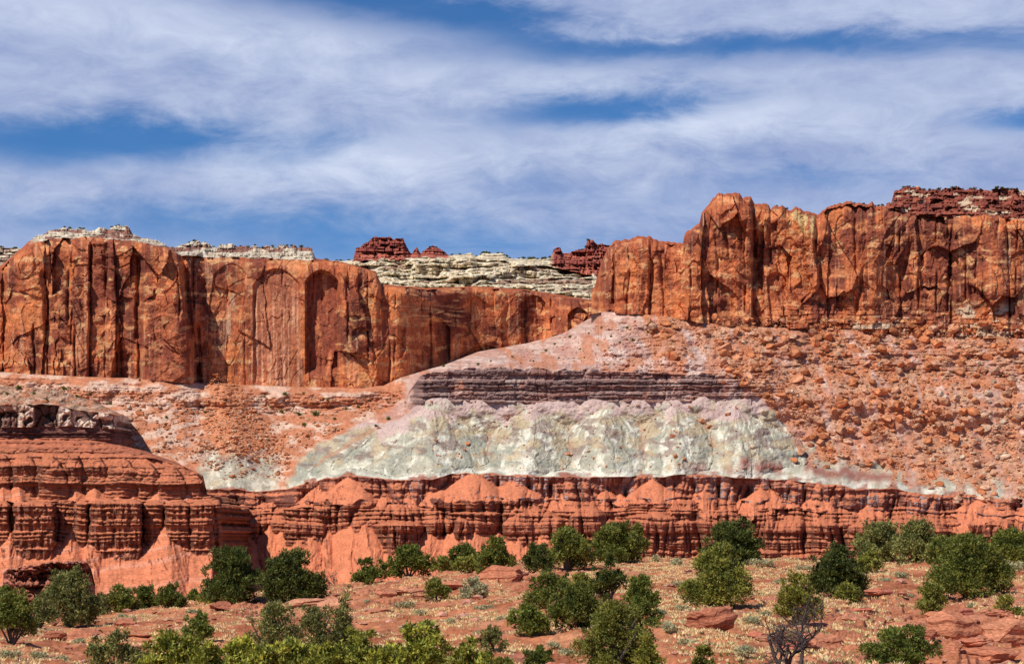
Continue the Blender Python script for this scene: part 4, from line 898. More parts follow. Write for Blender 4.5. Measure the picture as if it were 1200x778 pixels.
def place_boulder(u, v, s, k, n):
    p, Y = slope_point(u, v); m = Y / F
    o = bpy.data.objects.new('boulder', BROCKS[n % len(BROCKS)]); C.objects.link(o)
    sz = s * m * .62
    o.location = p + np.array([0, -.25, .15]) * sz; o.scale = (sz * rg.uniform(.85, 1.25), sz, sz * rg.uniform(.7, 1.0))
    o.rotation_euler = (rg.uniform(-.5, .5), rg.uniform(-.5, .5), rg.uniform(0, 6.28))
    pl = 1.0 if k == 'w' else np.clip(rg.uniform(-.5, .45) + (.25 if k in 'lp' else 0) + .35 * sst(u + .4 * (v - 480), 1060, 1200) * (k == 'r'), 0, 1)
    o.color = (*orange_rock(pl), 1)
    lb, gp = REG[k]
    if k == 'r' and pl > .55: lb, gp = 'tan boulder lying in the pale right end of the scree', 'tan boulders in the right scree'
    elif k == 'r' and u < 905: lb, gp = 'orange boulder in the scree above the right end of the purple ledge', 'boulders above the purple ledge'
    elif k == 'r' and v > 505: lb, gp = 'orange boulder at the foot of the right scree, above the red cliffs', 'boulders at the foot of the right scree'
    tag(o, lb, 'boulder', gp)
    return o
for n in range(len(BROCKS)): BROCKS[n].materials.append(M_rock)
SPECIAL = {0: 'orange block perched at the upper rim of the grey green slope right of its centre', 4: 'large orange block high in the scree right of the purple ledge', 5: 'largest orange boulder, upper middle of the right scree', 6: 'rounded light orange boulder alone in the middle of the right scree', 8: 'orange boulder resting on the last pale tongue of the badlands', 12: 'highest pale boulder in the right scree, under the cliff'}
for n, (u, v, s, k) in enumerate(NAMED):
    o = place_boulder(u, v, s * 1.3, k, n)
    if n in SPECIAL: o['label'] = SPECIAL[n]
for n, (u, v, s, k) in enumerate(big): place_boulder(u, v, s, k, n)
def build_rubble(L):
    L = L + [(u_, v_, s_, 'e') for (u_, v_, s_) in scatter(420, lambda u, v: (v > K(u, [(0, 453), (60, 456), (110, 471), (140, 485)])) * (v < K(u, [(0, 473), (60, 472), (143, 486)])) * 1.0, (-60, 141, 448, 488), 1.0, 5, 2.0)]
    base = [rock_data(950 + k, 1, 1.0, .2) for k in range(8)]
    A, Fc, Cc, off = [], [], [], 0
    for n, (u, v, s, k) in enumerate(L):
        p, Y = slope_point(u, v, LE if k == 'e' else SL); b, f = base[n % 8]
        a = rg.uniform(0, 6.28); ca, sa = math.cos(a), math.sin(a); sz = s * Y / F * .62
        q = b * sz * np.array([rg.uniform(.8, 1.3), rg.uniform(.8, 1.2), rg.uniform(.6, 1.0)])
        q = np.stack([q[:, 0] * ca - q[:, 1] * sa, q[:, 0] * sa + q[:, 1] * ca, q[:, 2]], -1)
        A.append(q + p + np.array([0, -.2, .12]) * sz); Fc.append(f + off); off += len(b)
        pl = np.clip(rg.uniform(-.6, .6) + (.3 if k in 'lpe' else 0) + .45 * sst(u + .4 * (v - 480), 1040, 1200) * (k == 'r'), 0, 1)
        Cc.append(np.repeat(orange_rock(pl)[None], len(b), 0))
    o = link('rubble', mesh('rubble', np.concatenate(A), np.concatenate(Fc), np.clip(np.concatenate(Cc), .02, .8)), M_rubble)
    tag(o, 'loose orange and tan rubble strewn over the slopes below the cliffs', 'rubble', None, 'stuff')
build_rubble(sm)

# sandstone slabs and blocks of the near hillside
def slab(u, v, wpx, hpx, label, seed, col=(.46, .19, .125), depth=.6, tilt=0.0, group=None):
    x, Y, z = g_at(u, v); m = Y / F
    vv, f = rock_data(seed, 4, 1.0, .05)
    hx, hz = wpx * m / 2, hpx * m
    vv = vv / np.abs(vv).max(0)
    # bedding grooves
    vv[:, :2] *= (1 + .05 * np.sign(np.sin(vv[:, 2] * 9 + seed)) + .03 * fbm(vv[:, 0] * 2, vv[:, 2] * 3, seed, 2))[:, None]
    vv[:, 2] += .10 * fbm(vv[:, 0] * 1.5 + seed, vv[:, 1] * 1.5, seed, 3)
    vv = vv * np.array([hx, hx * depth, hz * .85])
    o = link('sandstone_slab', mesh('sandstone_slab', vv, f), M_slab)
    o.location = (x, Y + hx * depth * .6, z + hz * .42); o.rotation_euler = (0, tilt, 0)
    o.color = (col[0] * 1.02, col[1] * .98, col[2] * .82, 1)
    tag(o, label, 'rock slab', group, 'thing')
    return o
slab(832, 741, 62, 22, 'big rounded red boulder slab below the light green juniper', 1, (.40, .15, .10), .7, -.22)
slab(1118, 752, 72, 26, 'large red sandstone slab jutting over a dark gap at lower right', 3, (.50, .20, .13), .7)
slab(1170, 756, 70, 24, 'red sandstone slab at the right edge beside the jutting slab', 4, (.52, .22, .145), .7, .05)
slab(1060, 748, 60, 14, 'flat red slab left of the jutting slab at lower right', 5, (.48, .19, .125), .9)
slab(995, 736, 40, 12, 'thin pale red slab beneath the dark round juniper', 6, (.47, .20, .135), .9, .06)
slab(1100, 725, 80, 9, 'long thin red ledge under the wide dark tree on the right', 7, (.45, .175, .115), .8, -.08)
slab(1165, 728, 46, 10, 'low red ledge behind the small pale bush on the right', 8, (.48, .19, .13), .8)
slab(960, 762, 64, 18, 'smooth red outcrop beside the dead tree', 9, (.50, .20, .13), .8, .1)
slab(1150, 775, 80, 16, 'broad red slab in the bottom right corner', 10, (.47, .18, .12), .8)
slab(1110, 772, 30, 14, 'small red block in front of the broad corner slab', 11, (.44, .17, .11), .8)
slab(1085, 768, 22, 12, 'small red block right of the bottom juniper', 12, (.42, .16, .105), .8)
slab(480, 700, 44, 12, 'flat pinkish slab left of the round green shrub', 13, (.54, .24, .16), .8, -.15)
slab(455, 702, 30, 9, 'thin red slab at the left end of the middle outcrop', 14, (.47, .19, .125), .8)
slab(588, 686, 62, 14, 'red ledge below the dark conical bush in the middle', 15, (.45, .17, .11), .8, -.05)
slab(622, 682, 30, 9, 'short red ledge at the right end of the middle outcrop', 16, (.47, .18, .12), .8)
slab(540, 692, 60, 8, 'low red slab behind the blue grey shrub', 17, (.46, .18, .12), .8)
slab(103, 747, 46, 12, 'dark edged flat slab on the lower left ground', 18, (.42, .16, .105), .8, -.06)
slab(145, 737, 34, 8, 'thin flat slab right of the grey feathery juniper', 19, (.46, .18, .12), .8)
slab(68, 750, 30, 9, 'small flat slab near the leftmost juniper', 20, (.40, .15, .10), .8)
slab(350, 716, 70, 10, 'pale red ledge under the right one of the twin dark junipers', 21, (.52, .24, .165), .8, -.1)
slab(395, 709, 50, 10, 'pale red ledge right of the twin dark junipers', 22, (.54, .25, .17), .8, -.12)
slab(262, 718, 30, 8, 'small dark red block below the left twin juniper', 23, (.36, .13, .09), .8)
slab(670, 700, 30, 9, 'low red block under the middle juniper clump', 24, (.44, .17, .11), .8)
rs_ = np.random.default_rng(303)
for k in range(30):
    u_, v_ = rs_.uniform(885, 1200), rs_.uniform(706, 776)
    slab(u_, v_, rs_.uniform(16, 48), rs_.uniform(4, 8), 'thin red sandstone ledge among the slabs at lower right', 400 + k, (.46 * rs_.uniform(.8, 1.15), .18 * rs_.uniform(.8, 1.15), .12), .9, rs_.uniform(-.08, .08), 'thin ledges at lower right')
for k in range(14):
    u_ = rs_.uniform(60, 640); v_ = K(np.array([u_]), crest)[0] + rs_.uniform(8, 60)
    slab(u_, min(v_, 770), rs_.uniform(12, 36), rs_.uniform(3, 6), 'thin red ledge lying in the red soil on the left half of the hillside', 450 + k, (.44, .17, .11), .9, rs_.uniform(-.08, .08), 'thin ledges on the left hillside')
# the dark undercut outcrop at the left
def outcrop():
    U = np.arange(4, 112, .5)
    top = K(U, [(4, 671), (10, 665), (30, 663), (50, 660), (62, 658), (84, 657), (100, 657), (106, 664), (112, 686)]) + .8 * np.round(perlin(U / 4, .3, 970) * 2)
    mid = top + K(U, [(4, 3), (30, 9), (60, 9), (100, 9), (106, 6), (112, 1)]); bot = K(U, [(4, 676), (14, 690), (112, 700)])
    Yb = 238.0
    e = 8 * np.clip((U - 98) / 14, 0, 1) ** 2 + 6 * np.clip((14 - U) / 10, 0, 1) ** 2
    V, Y, Z = zones([bot + 30, mid, top + 1, top], [Yb - 2.2 + e, Yb + .6 + e, Yb + e, Yb + 5 + e], [26, 14, 6])
    UU = np.broadcast_to(U, V.shape)
    Y = Y + np.where(Z < 1, .7 * sst(Z, .75, .92) + .9 * bands(V, 61, 2, 5), .5 * bands(V, 63, 1.6, 4)) + .7 * fbm(UU / 6, V / 4, 971, 3) + 1.1 * np.round(1.4 * perlin(UU / 14, V / 12, 972))
    def colf(UU, V, Y, P, N):
        c = lerp(np.array([.20, .072, .050]), np.array([.46, .175, .11]), sst(bands(V, 63, 1.6, 4) + .6 * fbm(UU / 8, V / 3, 973, 2), -.6, .9)[..., None])
        return mixc(c, np.array([.45, .17, .10]), .8 * sst(N[..., 2], .6, .9))
    o = sheet('rock_outcrop', U, V, Y, colf, M_band, back=((4, -.2), (10, -2.5)), label='dark layered rock outcrop with an undercut above the left junipers', cat='rock outcrop', kind='thing')
outcrop()

# ------------------------------------------------------------------ plants
def tube(path, rad, n=6):
    path = np.asarray(path, float); rad = np.asarray(rad, float); k = len(path)
    d = np.gradient(path, axis=0); d /= np.linalg.norm(d, axis=1, keepdims=True) + 1e-9
    a = np.cross(d, np.array([.31, .95, .07])); a /= np.linalg.norm(a, axis=1, keepdims=True) + 1e-9; b = np.cross(d, a)
    t = np.arange(n) / n * 2 * math.pi
    v = path[:, None] + rad[:, None, None] * (np.cos(t)[None, :, None] * a[:, None] + np.sin(t)[None, :, None] * b[:, None])
    i = np.arange(k * n).reshape(k, n); j = np.roll(i, -1, 1)
    return v.reshape(-1, 3), np.stack([i[:-1], j[:-1], j[1:], i[1:]], -1).reshape(-1, 4)
def join(parts):
    V, Fc, off = [], [], 0
    for v, f in parts: V.append(v); Fc.append(f + off); off += len(v)
    return np.concatenate(V), np.concatenate(Fc)
KIND = dict(dark=((.032, .046, .012), (.082, .103, .028)), juniper=((.055, .075, .016), (.140, .160, .040)), olive=((.080, .100, .022), (.190, .200, .052)), grey=((.075, .092, .034), (.180, .190, .078)),
            bright=((.075, .098, .017), (.250, .265, .052)), green=((.048, .070, .015), (.118, .145, .033)), yellow=((.095, .112, .020), (.215, .215, .050)), sage=((.22, .225, .165), (.36, .36, .27)))
def foliage(r, lobes, leaf, dens, kind, tuft, shape='dome', gain=1.0):
    """leaf faces in tufts spread through the lobes' volumes. lobes: (centre, radii)"""
    c0, c1 = np.array(KIND[kind][0]) * np.array([1.25, 1.2, 1.0]), np.array(KIND[kind][1]) * np.array([1.75, 1.62, 1.3]) * gain
    T, Cc = [], []
    tot = sum(4 * math.pi * (np.prod(q[1]) ** (2 / 3)) for q in lobes)
    for c, rad in lobes:
        area = 4 * math.pi * np.prod(rad) ** (2 / 3)
        nt = max(14, int(dens * area / (leaf * leaf)))
        d = r.normal(size=(nt, 3)); d /= np.linalg.norm(d, axis=1, keepdims=True)
        d[:, 2] = np.where(d[:, 2] < -.55, -d[:, 2], d[:, 2])
        rr = np.where(r.uniform(size=nt) < .74, r.uniform(.80, 1.06, nt), r.uniform(.25, .8, nt))
        bump_ = 1 + .36 * fbm(d[:, 0] * 2.6 + c[0], d[:, 2] * 2.6 + c[2] + 3 * d[:, 1], int(abs(c[0] * 97 + c[2] * 31)) % 1000, 3)
        p = np.asarray(c) + d * np.asarray(rad) * (rr * bump_)[:, None]
        tone = np.clip(.45 + .5 * fbm(p[:, 0] * .9 / max(rad[0], .2), p[:, 2] * .9 / max(rad[0], .2), 5, 2) + r.normal(0, .22, nt), 0, 1)
        k = tuft
        ax = d * .75 + np.array([0, 0, .55]) + r.normal(0, .35, (nt, 3)); ax /= np.linalg.norm(ax, axis=1, keepdims=True)
        D = np.repeat(ax, k, 0) + r.normal(0, .55, (nt * k, 3)); D /= np.linalg.norm(D, axis=1, keepdims=True)
        o = np.repeat(p, k, 0) + r.normal(0, .45 * leaf, (nt * k, 3))
        ln = leaf * r.uniform(.7, 1.5, nt * k)
        sd_ = np.cross(D, r.normal(size=(nt * k, 3))); sd_ /= np.linalg.norm(sd_, axis=1, keepdims=True) + 1e-9
        wd = ln * .30
        tri = np.stack([o - sd_ * wd[:, None], o + sd_ * wd[:, None], o + D * ln[:, None]], 1)
        T.append(tri)
        tn = np.clip(np.repeat(tone, k) + r.normal(0, .12, nt * k), 0, 1)
        cc = c0 + (c1 - c0) * tn[:, None]
        Cc.append(np.repeat(cc[:, None], 3, 1))
    T = np.concatenate(T).reshape(-1, 3); Cc = np.concatenate(Cc).reshape(-1, 3)
    return T, np.arange(len(T)).reshape(-1, 3), Cc
def lobes_for(r, W, H, shape):
    L = []
    dpt = W * r.uniform(.75, .95)
    if shape == 'cone':
        n = 7
        for k in range(n):
            t = k / (n - 1); ww = W * .5 * (1 - .82 * t)
            L.append((np.array([r.normal(0, .06) * W, r.normal(0, .06) * W, H * (.12 + .78 * t)]), np.array([ww * .8, ww * .8, H * .17])))
            if t < .75:
                a = r.uniform(0, 6.28)
                L.append((np.array([math.cos(a) * ww * .55, math.sin(a) * ww * .55, H * (.10 + .72 * t)]), np.array([ww * .5, ww * .5, H * .13])))
        return L
    n = int(np.clip(14 + W * H * .8, 14, 34))
    if shape == 'open': n = int(n * .85)
    for k in range(n):
        a = r.uniform(0, 6.28); q = math.sqrt(r.uniform(0, 1))
        t = r.uniform(.12, .95)
        prof = {'dome': (max(0, 1 - t ** 2.2)) ** .5 * (.82 + .18 * min(1, t * 5)), 'tall': (max(0, 1 - t ** 2.6)) ** .55, 'wide': (max(0, 1 - t ** 3)) ** .5, 'open': (max(0, 1 - t ** 2)) ** .5}[shape]
        s = r.uniform(.10, .21) * (min(W, H * 1.3))
        reach = max(0, W * .5 * prof - s * .75)
        L.append((np.array([math.cos(a) * reach * (q * .6 + .4), math.sin(a) * reach * dpt / W * (q * .6 + .4), max(s * .55, t * H - s * .55)]), np.array([s * r.uniform(.9, 1.15), s * r.uniform(.9, 1.1), s * r.uniform(.7, .95)])))
    for k in range(7):      # ragged sprigs past the outline
        a = r.uniform(0, 6.28); t = r.uniform(.3, 1.02); rr = W * .5 * (max(0, 1 - (t / 1.05) ** 2)) ** .5 * 1.04
        L.append((np.array([math.cos(a) * rr, math.sin(a) * rr * .8, H * t]), np.array([.055, .055, .09]) * min(W, H) * r.uniform(.7, 1.3)))
    # make the silhouette reach its box
    L.append((np.array([-W * .5 + W * .14, 0, H * r.uniform(.25, .45)]), np.array([W * .15, W * .15, H * .16])))
    L.append((np.array([W * .5 - W * .14, 0, H * r.uniform(.25, .45)]), np.array([W * .15, W * .15, H * .16])))
    L.append((np.array([W * r.uniform(-.15, .15), 0, H * .86]), np.array([W * .15, W * .15, H * .14])))
    L.append((np.array([0, 0, H * .40]), np.array([W * .27, W * .25, H * .27])))
    return L
SEED = [100]
GLB = []
def plant(name, cat, u, vb, wpx, hpx, kind, label, shape='dome', group=None, dens=1.0, trunk=.03, leafpx=2.45, vback=None):
    """one tree or shrub: base seen at (u, vb), crown wpx wide and hpx tall in photo pixels at its distance"""
    SEED[0] += 1; r = np.random.default_rng(SEED[0])
    x, Y, z = g_at(u, vb); m = Y / F
    Wm, Hm = wpx * m * 1.02, hpx * m * 0.98
    root = bpy.data.objects.new(name, None); C.objects.link(root); root.location = (x, Y, z - .05); root.empty_display_size = .3
    tag(root, label, cat, group)
    lift = trunk * Hm
    L = [(c + np.array([0, 0, lift]) * (1 - .5 * c[2] / Hm), q) for c, q in lobes_for(r, Wm, Hm * (1 - trunk * .5), shape)]
    leaf = leafpx * m * r.uniform(.95, 1.1)
    v, f, col = foliage(r, L, leaf, .58 * dens * r.uniform(.75, 1.05), kind, 5, gain=r.uniform(.85, 1.3))
    link('crown' if name.endswith('tree') else 'foliage', mesh('foliage', v, f, col), M_leaf, root)
    # stems
    parts = []
    ns = int(r.integers(4, 8))
    base_r = max(.03, .035 * min(Wm, Hm * 1.2))
    order = r.permutation(len(L))[:ns]
    for i in order:
        c = L[i][0]; mid = np.array([c[0] * .35, c[1] * .35, c[2] * .45]) + r.normal(0, .03 * Wm, 3)
        s0 = np.array([r.normal(0, .02) * Wm, r.normal(0, .02) * Wm, -.15])
        tt = np.linspace(0, 1, 6)[:, None]
        path = (1 - tt) ** 2 * s0 + 2 * tt * (1 - tt) * mid + tt ** 2 * c
        parts.append(tube(path, np.linspace(base_r, base_r * .25, 6)))
    v, f = join(parts)
    link('trunk' if name.endswith('tree') else 'stem', mesh('stem', v, f, smooth=True), M_bark, root)
    return root
def jt(*a, **k): return plant('juniper_tree', 'tree', *a, **k)
def sh(*a, **k): return plant('shrub', 'shrub', *a, **k)
GB = 'trees on the near hillside'; GS = 'shrubs on the near hillside'; GP = 'bright pinyon bushes along the bottom edge'
# left
jt(20, 757, 54, 62, 'juniper', 'olive juniper with a dark hollow base at the left edge', group=GB, trunk=.10)
jt(10, 712, 44, 26, 'green', 'low green juniper behind the leftmost olive juniper', group=GB)
jt(84, 734, 78, 67, 'grey', 'feathery grey green juniper below the dark layered outcrop', group=GB, dens=.85)
jt(52, 738, 46, 34, 'grey', 'lower grey green juniper between the feathery one and the leftmost', group=GB, dens=.85)
sh(146, 717, 44, 32, 'juniper', 'leftmost bush of the row left of the twin dark junipers', group=GS, shape='wide')
sh(118, 722, 30, 26, 'grey', 'greyish bush touching the right side of the feathery juniper', group=GS, shape='wide')
sh(176, 713, 30, 27, 'green', 'middle bush of the row left of the twin dark junipers', group=GS, shape='wide')
sh(204, 712, 34, 30, 'green', 'right end bush of the row, round and dark green', group=GS)
sh(246, 706, 24, 15, 'yellow', 'small yellow green bush at the left foot of the twin junipers', group=GS)
sh(230, 703, 12, 11, 'green', 'tiny green bush between the bush row and the twin junipers', group=GS)
jt(274, 712, 70, 71, 'dark', 'left one of the twin dark junipers standing against the orange aprons', group=GB, shape='tall', trunk=.06)
jt(344, 706, 80, 65, 'dark', 'right one of the twin dark junipers, broad and round', group=GB, trunk=.04)
# bottom row
sh(140, 785, 70, 42, 'grey', 'dull grey green bush at the left end of the bottom row', group=GP, dens=.9, leafpx=3.4)
sh(234, 752, 36, 30, 'green', 'pointed dark green bush rising behind the bottom row on the left', group=GS, shape='tall')
sh(212, 792, 84, 52, 'bright', 'bright yellow green pinyon under the pointed dark bush', group=GP, leafpx=4.2)
jt(322, 778, 64, 78, 'grey', 'tall grey green juniper with a yellowish top behind the bottom row', group=GB, shape='tall', dens=.75)
jt(372, 772, 62, 58, 'grey', 'ragged grey juniper right of the yellow topped one', group=GB, dens=.7)
jt(404, 770, 40, 76, 'grey', 'narrow pointed grey green juniper above the bottom row', group=GB, shape='cone', dens=.75)
sh(284, 796, 64, 46, 'bright', 'bright pinyon bush below the yellow topped juniper', group=GP, leafpx=4.2)
sh(352, 798, 70, 50, 'bright', 'bright pinyon bush below the ragged grey juniper', group=GP, leafpx=4.2)
sh(422, 798, 76, 56, 'bright', 'bright pinyon bush below the narrow pointed juniper', group=GP, leafpx=4.2)
sh(498, 796, 62, 60, 'bright', 'tallest bright pinyon bush of the bottom row, near its right end', group=GP, leafpx=4.2)
sh(556, 800, 64, 46, 'bright', 'bright pinyon bush at the right end of the bottom row', group=GP, leafpx=4.2)
sh(460, 806, 60, 46, 'bright', 'low bright pinyon just left of the tallest one', group=GP, leafpx=4.2)
sh(180, 798, 50, 34, 'bright', 'low bright pinyon beside the dull grey end bush', group=GP, leafpx=4.2)
sh(250, 806, 56, 44, 'bright', 'low bright pinyon between two taller bright ones at the left', group=GP, leafpx=4.2)
sh(318, 806, 56, 42, 'bright', 'low bright pinyon at the bottom edge under the yellow topped juniper', group=GP, leafpx=4.2)
sh(388, 808, 60, 46, 'bright', 'low bright pinyon at the bottom edge under the narrow pointed juniper', group=GP, leafpx=4.2)
sh(590, 806, 40, 34, 'olive', 'low olive bush at the extreme right of the bottom row', group=GP, leafpx=3.6)
# middle
jt(435, 686, 42, 30, 'green', 'low dark bush sloping off the left side of the domed juniper', group=GB, shape='wide')
jt(480, 680, 54, 40, 'green', 'domed dark green juniper left of the light green thicket', group=GB)
sh(518, 674, 36, 20, 'olive', 'light green low bush right of the domed juniper', group=GS, shape='wide')
sh(548, 672, 32, 20, 'olive', 'light green low bush at the foot of the conical juniper', group=GS, shape='wide')
jt(543, 664, 36, 31, 'green', 'flat topped dark juniper just left of the conical one', group=GB, shape='wide')
jt(580, 673, 44, 47, 'juniper', 'conical dark juniper at the right end of the middle row', group=GB, shape='tall')
sh(512, 706, 30, 27, 'olive', 'small round green shrub alone beside the flat pinkish slab', group=GS, leafpx=2.4)
sh(556, 704, 32, 26, 'sage', 'blue grey rounded shrub right of the small round green one', group=GS, leafpx=2.2)
sh(619, 745, 48, 37, 'green', 'bright green pointed shrub alone on the red soil in the middle', group=GS, shape='tall', leafpx=2.6)
jt(630, 676, 36, 31, 'dark', 'small very dark juniper at the left end of the middle clump', group=GB)
jt(664, 668, 60, 50, 'juniper', 'rounded olive juniper at the back left of the middle clump', group=GB)
jt(720, 660, 66, 49, 'juniper', 'rounded olive juniper at the back right of the middle clump', group=GB)
jt(745, 652, 26, 40, 'olive', 'small light juniper at the back right corner of the middle clump', group=GB, shape='tall')
jt(645, 716, 60, 46, 'juniper', 'left juniper of the middle clump, beside open red soil', group=GB)
jt(676, 734, 70, 58, 'juniper', 'olive juniper at the heart of the middle clump', group=GB)
jt(680, 704, 42, 34, 'yellow', 'yellowish juniper wedged behind the heart of the middle clump', group=GB)
jt(712, 706, 42, 54, 'dark', 'tall dark juniper in the centre of the middle clump', group=GB, shape='tall')
jt(750, 716, 42, 44, 'green', 'dark rounded juniper on the right side of the middle clump', group=GB)
jt(752, 740, 46, 36, 'green', 'low dark juniper tucked right of the large front juniper', group=GB)
jt(718, 786, 94, 86, 'olive', 'largest olive juniper at the front of the middle clump', group=GB, trunk=.06)
sh(757, 792, 52, 60, 'yellow', 'pointed yellow green bush against the right side of the largest juniper', group=GS, shape='cone')
sh(630, 786, 34, 30, 'green', 'small green bush at the bottom edge left of the largest juniper', group=GS)
sh(578, 768, 36, 28, 'grey', 'dull grey green bush above the right end of the bottom row', group=GS, dens=.7)
# right
jt(856, 660, 76, 52, 'dark', 'very dark wide juniper at the crest behind the light green one', group=GB)
jt(838, 710, 84, 70, 'olive', 'large light green juniper in front of the dark crest juniper', group=GB)
jt(978, 702, 72, 60, 'dark', 'dark round juniper in the middle of the right hillside', group=GB)
sh(990, 706, 32, 26, 'olive', 'small round light shrub in front of the dark round juniper', group=GS)
sh(1014, 672, 36, 27, 'olive', 'small round olive shrub behind the dark round juniper', group=GS)
jt(934, 736, 54, 66, 'yellow', 'yellow green juniper right behind the dead tree', group=GB, shape='tall', dens=.85)
sh(1030, 660, 62, 50, 'grey', 'big grey green bush at the left end of the crest thicket', group=GS)
sh(1074, 662, 62, 50, 'grey', 'big grey green bush in the middle of the crest thicket', group=GS)
sh(1104, 664, 40, 36, 'juniper', 'darker bush at the right end of the crest thicket', group=GS)
jt(1134, 702, 100, 76, 'juniper', 'wide dark spreading juniper on the right hillside', group=GB, shape='wide', trunk=.08)
jt(1180, 664, 56, 42, 'juniper', 'dark juniper at the right edge on the crest', group=GB)
jt(1222, 668, 60, 44, 'juniper', 'dark juniper cut by the right edge on the crest', group=GB)
sh(1087, 718, 36, 36, 'olive', 'small round olive shrub below the wide spreading juniper', group=GS)
sh(1173, 726, 44, 31, 'yellow', 'small pale yellow green bush near the right edge', group=GS, dens=.8)
jt(1050, 790, 92, 56, 'green', 'round green juniper at the bottom edge on the right', group=GB)
sh(821, 784, 24, 32, 'olive', 'small pointed bush at the bottom edge under the big rounded boulder', group=GS, shape='tall')
# bare and dead wood
def dead(name, u, vb, hpx, spread, label, mat, seed, levels=4, r0=.12, cat='dead tree', group=None, stems=2):
    r = np.random.default_rng(seed); x, Y, z = g_at(u, vb); m = Y / F; H = hpx * m
    parts = []; limbs = []
    def grow(p, d, ln, rad, lv, acc):
        n = 5; path = [p]; q = p.copy(); dd = d.copy()
        for k in range(n):
            dd = dd + r.normal(0, .24, 3) + np.array([0, 0, .05]); dd /= np.linalg.norm(dd); q = q + dd * ln / n; path.append(q.copy())
        acc.append(tube(path, np.linspace(rad, rad * .5, n + 1), 5))
        if lv > 0:
            for k in range(int(r.integers(3, 5))):
                t = int(r.integers(2, n + 1)); nd = dd * .6 + r.normal(0, .75, 3) * np.array([1, 1, .55]) + np.array([0, 0, .15]); nd /= np.linalg.norm(nd)
                grow(path[t], nd, ln * r.uniform(.5, .78), rad * .5, lv - 1, acc)
    root = bpy.data.objects.new(name, None); C.objects.link(root); root.location = (x, Y, z); tag(root, label, cat, group)
    for s in range(stems):
        acc = []
        d = np.array([r.normal(0, spread), r.normal(0, spread * .6), 1.0]); d /= np.linalg.norm(d)
        grow(np.array([r.normal(0, .05), r.normal(0, .05), -.1]), d, H * .5, r0 * H * .3, levels, acc)
        v, f = join(acc); link('trunk' if s == 0 else 'limb', mesh('wood', v, f, smooth=True), mat, root)
    return root
dead('dead_tree', 922, 788, 100, .75, 'bare dark dead tree with tangled branches below the yellow green juniper', M_dead, 31, 4, .11, stems=4)
dead('bare_shrub', 393, 688, 26, .8, 'bare grey twiggy bush right of the twin dark junipers', M_dead, 33, 3, .05, 'bare shrub', stems=6)
dead('bare_shrub', 606, 784, 30, .8, 'pale leafless bush beside the small bottom edge bush', M_pale, 35, 3, .05, 'bare shrub', stems=5)
dead('bare_shrub', 346, 786, 40, .5, 'pale dead branch sticking out of the bright bottom row', M_pale, 37, 2, .06, 'bare shrub', stems=1)
# small grey sagebrush
def small_bushes():
    r = np.random.default_rng(61); protos = []
    for k in range(4):
        L = [(np.array([r.normal(0, .3), r.normal(0, .3), r.uniform(.2, .45)]), np.array([.36, .36, .3])) for _ in range(5)]
        v, f, c = foliage(r, L, .16, .5, 'sage', 5); me = mesh('sagebrush', v, f, c); me.materials.append(M_leaf); protos.append(me)
    spots = [(151, 731, 18, 10), (96, 756, 14, 8), (50, 771, 20, 11), (80, 776, 20, 10), (150, 725, 12, 6), (115, 712, 12, 7), (472, 715, 22, 9), (479, 744, 24, 14), (570, 712, 18, 8), (495, 720, 14, 7), (430, 708, 10, 6), (700, 738, 12, 8), (795, 690, 16, 8), (1170, 668, 20, 12),
             (818, 730, 22, 12), (782, 742, 22, 12), (796, 755, 20, 10), (868, 776, 22, 14), (875, 732, 22, 10), (896, 724, 14, 8), (892, 664, 18, 9), (880, 662, 12, 7), (1030, 680, 22, 8), (1050, 676, 16, 7), (800, 716, 14, 8), (775, 722, 14, 8), (1130, 716, 16, 8), (1010, 716, 18, 8), (960, 716, 12, 7), (790, 664, 14, 10), (770, 660, 12, 10), (1190, 672, 18, 12),
             (652, 754, 16, 8), (660, 768, 18, 9), (560, 745, 14, 7), (530, 734, 14, 7), (400, 722, 12, 6), (230, 722, 14, 6), (20, 778, 22, 10), (1060, 706, 12, 6), (940, 668, 14, 7), (910, 684, 12, 6), (760, 768, 16, 8), (600, 716, 10, 5), (584, 730, 12, 6)]
    for k, (u, v, wp, hp) in enumerate(spots):
        x, Y, z = g_at(u, v); m = Y / F
        o = bpy.data.objects.new('sagebrush', protos[k % 4]); C.objects.link(o)
        o.location = (x, Y, z - .03); o.scale = (wp * m / 1.3, wp * m / 1.3, hp * m / .8); o.rotation_euler = (0, 0, r.uniform(0, 6.28))
        where = ('left of the twin dark junipers' if u < 260 else 'on the red soil left of the middle clump' if u < 690 else 'under the middle clump of junipers' if u < 772 else 'around the large light green juniper' if u < 900 else 'on the grassy slope around the dark round juniper' if u < 1075 else 'near the wide spreading juniper on the right')
        tag(o, 'low grey green sagebrush ' + where, 'sagebrush', 'sagebrush ' + where)
small_bushes()
